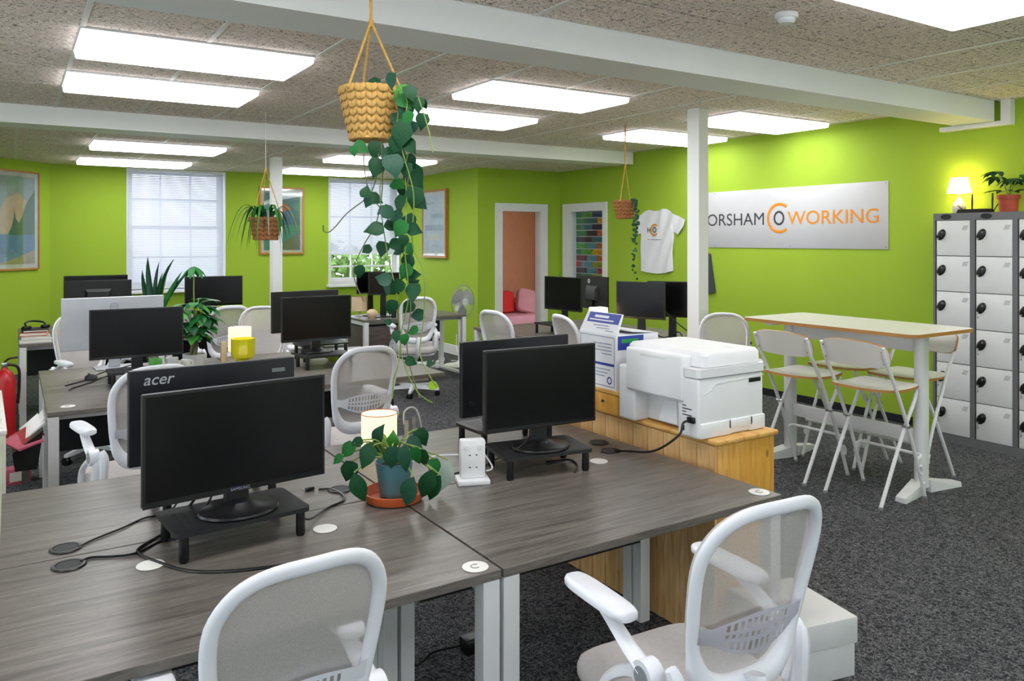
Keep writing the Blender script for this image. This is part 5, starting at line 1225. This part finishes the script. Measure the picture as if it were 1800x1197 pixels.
d1 = 2.8; c1 = at(652, 156, d1)
hp = basket('large woven hanging basket with long trailing heart leaf vines', (c1.x, c1.y, c1.z), .112, .072, .185, 'wicker', (7, 17), CZ, 'rope', .235, .0045)
og = c1
VI = [([(690, 150), (712, 165), (722, 230), (712, 300), (715, 350), (712, 440), (718, 520), (706, 580), (700, 640), (692, 665), (690, 700)], -.12), ([(700, 150), (716, 180), (705, 250), (727, 340), (725, 430), (745, 480), (745, 560), (738, 620), (755, 660), (768, 680)], -.13), ([(690, 155), (700, 190), (690, 260), (668, 330), (680, 440), (698, 520), (703, 600), (712, 645), (735, 690), (760, 708)], -.11),
      ([(640, 255), (640, 290), (646, 330), (652, 345), (672, 370), (690, 398)], -.05), ([(665, 252), (664, 300), (652, 340), (640, 352), (610, 375), (590, 398), (578, 408), (569, 406), (568, 396)], -.06), ([(670, 252), (672, 330), (662, 390), (640, 430), (622, 470), (626, 500), (640, 530)], -.07), ([(735, 170), (745, 200), (755, 235), (761, 268)], -.14), ([(700, 160), (722, 260), (715, 330), (700, 400), (712, 460), (722, 540), (715, 600), (722, 650), (738, 700)], -.09)]
for pts, dd in VI: obj('vine', B().tube([at(u, v, d1 + dd + random.uniform(-.015, .015)) - og for u, v in pts], .0022, 5, 5), 'stem_green' if dd < -.1 else 'stem_brown', hp)
LV = [(688, 143, 28, 100), (655, 148, 26, 180), (705, 162, 32, 150), (722, 165, 30, 60), (735, 185, 26, 90), (746, 184, 16, 70), (742, 214, 28, 95), (712, 196, 32, 100), (722, 226, 26, 110), (706, 238, 42, 100), (722, 258, 28, 60), (695, 255, 32, 110), (682, 275, 30, 120), (660, 265, 32, 95), (635, 260, 26, 30), (622, 266, 18, 90), (661, 295, 34, 100), (692, 292, 42, 70), (722, 285, 26, 60), (730, 312, 42, 60), (700, 325, 26, 20), (708, 337, 22, 100),
      (643, 336, 22, -80), (647, 355, 20, 110), (660, 350, 26, 20), (672, 370, 20, 150), (728, 348, 36, 100), (738, 356, 30, 40), (703, 359, 30, 110), (683, 375, 28, 40), (699, 383, 26, 60), (690, 398, 26, 20), (703, 403, 30, 120), (722, 390, 26, 60), (729, 404, 26, 20), (657, 403, 32, 175), (709, 425, 22, 90), (692, 430, 24, 160), (719, 439, 22, 60), (699, 442, 20, 160), (644, 439, 18, 150), (672, 438, 26, 95), (717, 463, 28, 100), (632, 478, 22, 85), (712, 478, 28, 110), (726, 483, 26, -5), (673, 490, 28, 200), (683, 507, 24, 110), (697, 505, 28, 130), (728, 498, 20, -30), (726, 515, 32, 100), (688, 541, 26, 100), (717, 541, 24, 130), (733, 554, 24, 170), (681, 565, 14, 200), (725, 582, 20, 160), (697, 592, 20, 90), (711, 598, 20, 80), (723, 636, 20, 30), (763, 678, 18, 20), (757, 639, 14, 0), (700, 212, 30, 80), (716, 210, 28, 120), (712, 180, 30, 40), (700, 275, 30, 80), (714, 300, 26, 100), (705, 225, 30, 60)]
for k, (u, v, px, deg) in enumerate(LV):
    m = 'leaf_lime' if (u, v) in ((763, 678),) else ('leaf_bright' if (u, v) == (705, 162) else random.choice(['leaf_dark', 'leaf_dark', 'leaf_dark', 'leaf_mid', 'leaf_blue']))
    leaf_px(hp, og, u, v, px, deg, d1 - .12 + random.uniform(-.05, .06), 'heart', m, .95)
# spider plant basket
d2 = 6.6; c2 = at(467, 382, d2)
hp = basket('brown woven hanging basket with a striped spider plant', tuple(c2), .138, .095, .19, 'wicker_dark', (5, 14), CZ, 'rope', .40, .004)
for k in range(34):
    a = k * 2.4; L = random.uniform(.18, .40); rr = random.uniform(.02, .07); pts = []
    for s_ in range(6):
        f = s_ / 5; pts.append((math.cos(a) * (rr + L * f * .75), math.sin(a) * (rr + L * f * .75), .0 + .17 * math.sin(f * 2.0) * (L / .25) - .36 * f * f * (L / .25)))
    b = B(); ring_ = []
    for s_, p in enumerate(catmull(pts, 2)):
        wv = .0125 * math.sin(3.1416 * min(1, .25 + s_ / 13)); q = Vector((-math.sin(a), math.cos(a), 0)) * wv; p = Vector(p); ring_.append([b.bm.verts.new(p - q), b.bm.verts.new(p + Vector((0, 0, -.003))), b.bm.verts.new(p + q)])
    for r0_, r1_ in zip(ring_, ring_[1:]):
        b.bm.faces.new((r0_[0], r0_[1], r1_[1], r1_[0])); b.bm.faces.new((r0_[1], r0_[2], r1_[2], r1_[1]))
    bmesh.ops.solidify(b.bm, geom=b.bm.faces[:], thickness=.0012)
    obj('leaf', b, random.choice(['leaf_mid', 'leaf_bright', 'leaf_pale', 'leaf_dark']), hp)
# small basket with a string of leaves
d3 = 7.3; c3 = at(1099, 352, d3)
hp = basket('small brown woven hanging basket with one thin trailing string of leaves', tuple(c3), .112, .075, .17, 'wicker_dark', (5, 14), CZ, 'rope', .32, .005, 2)
og = c3; d3 -= .12
sp = [(1116, 352), (1119, 370), (1118, 395), (1114, 420), (1117, 445), (1114, 470), (1116, 490)]
for off in (0, -4): obj('vine', B().tube([at(u + off, v, d3) - og for u, v in sp], .002, 4, 4), 'stem_green', hp)
for k in range(90):
    f = (k / 90) ** 1.15 * 6; i = min(5, int(f)); u = sp[i][0] + (sp[i + 1][0] - sp[i][0]) * (f - i); v = sp[i][1] + (sp[i + 1][1] - sp[i][1]) * (f - i)
    if random.random() < f / 9: continue
    leaf_px(hp, og, u + random.uniform(-6, 4), v + random.uniform(-2, 2), random.uniform(4, 7), random.uniform(0, 360), d3 + random.uniform(-.03, .03), 'oval', 'leaf_dark', 1.4)
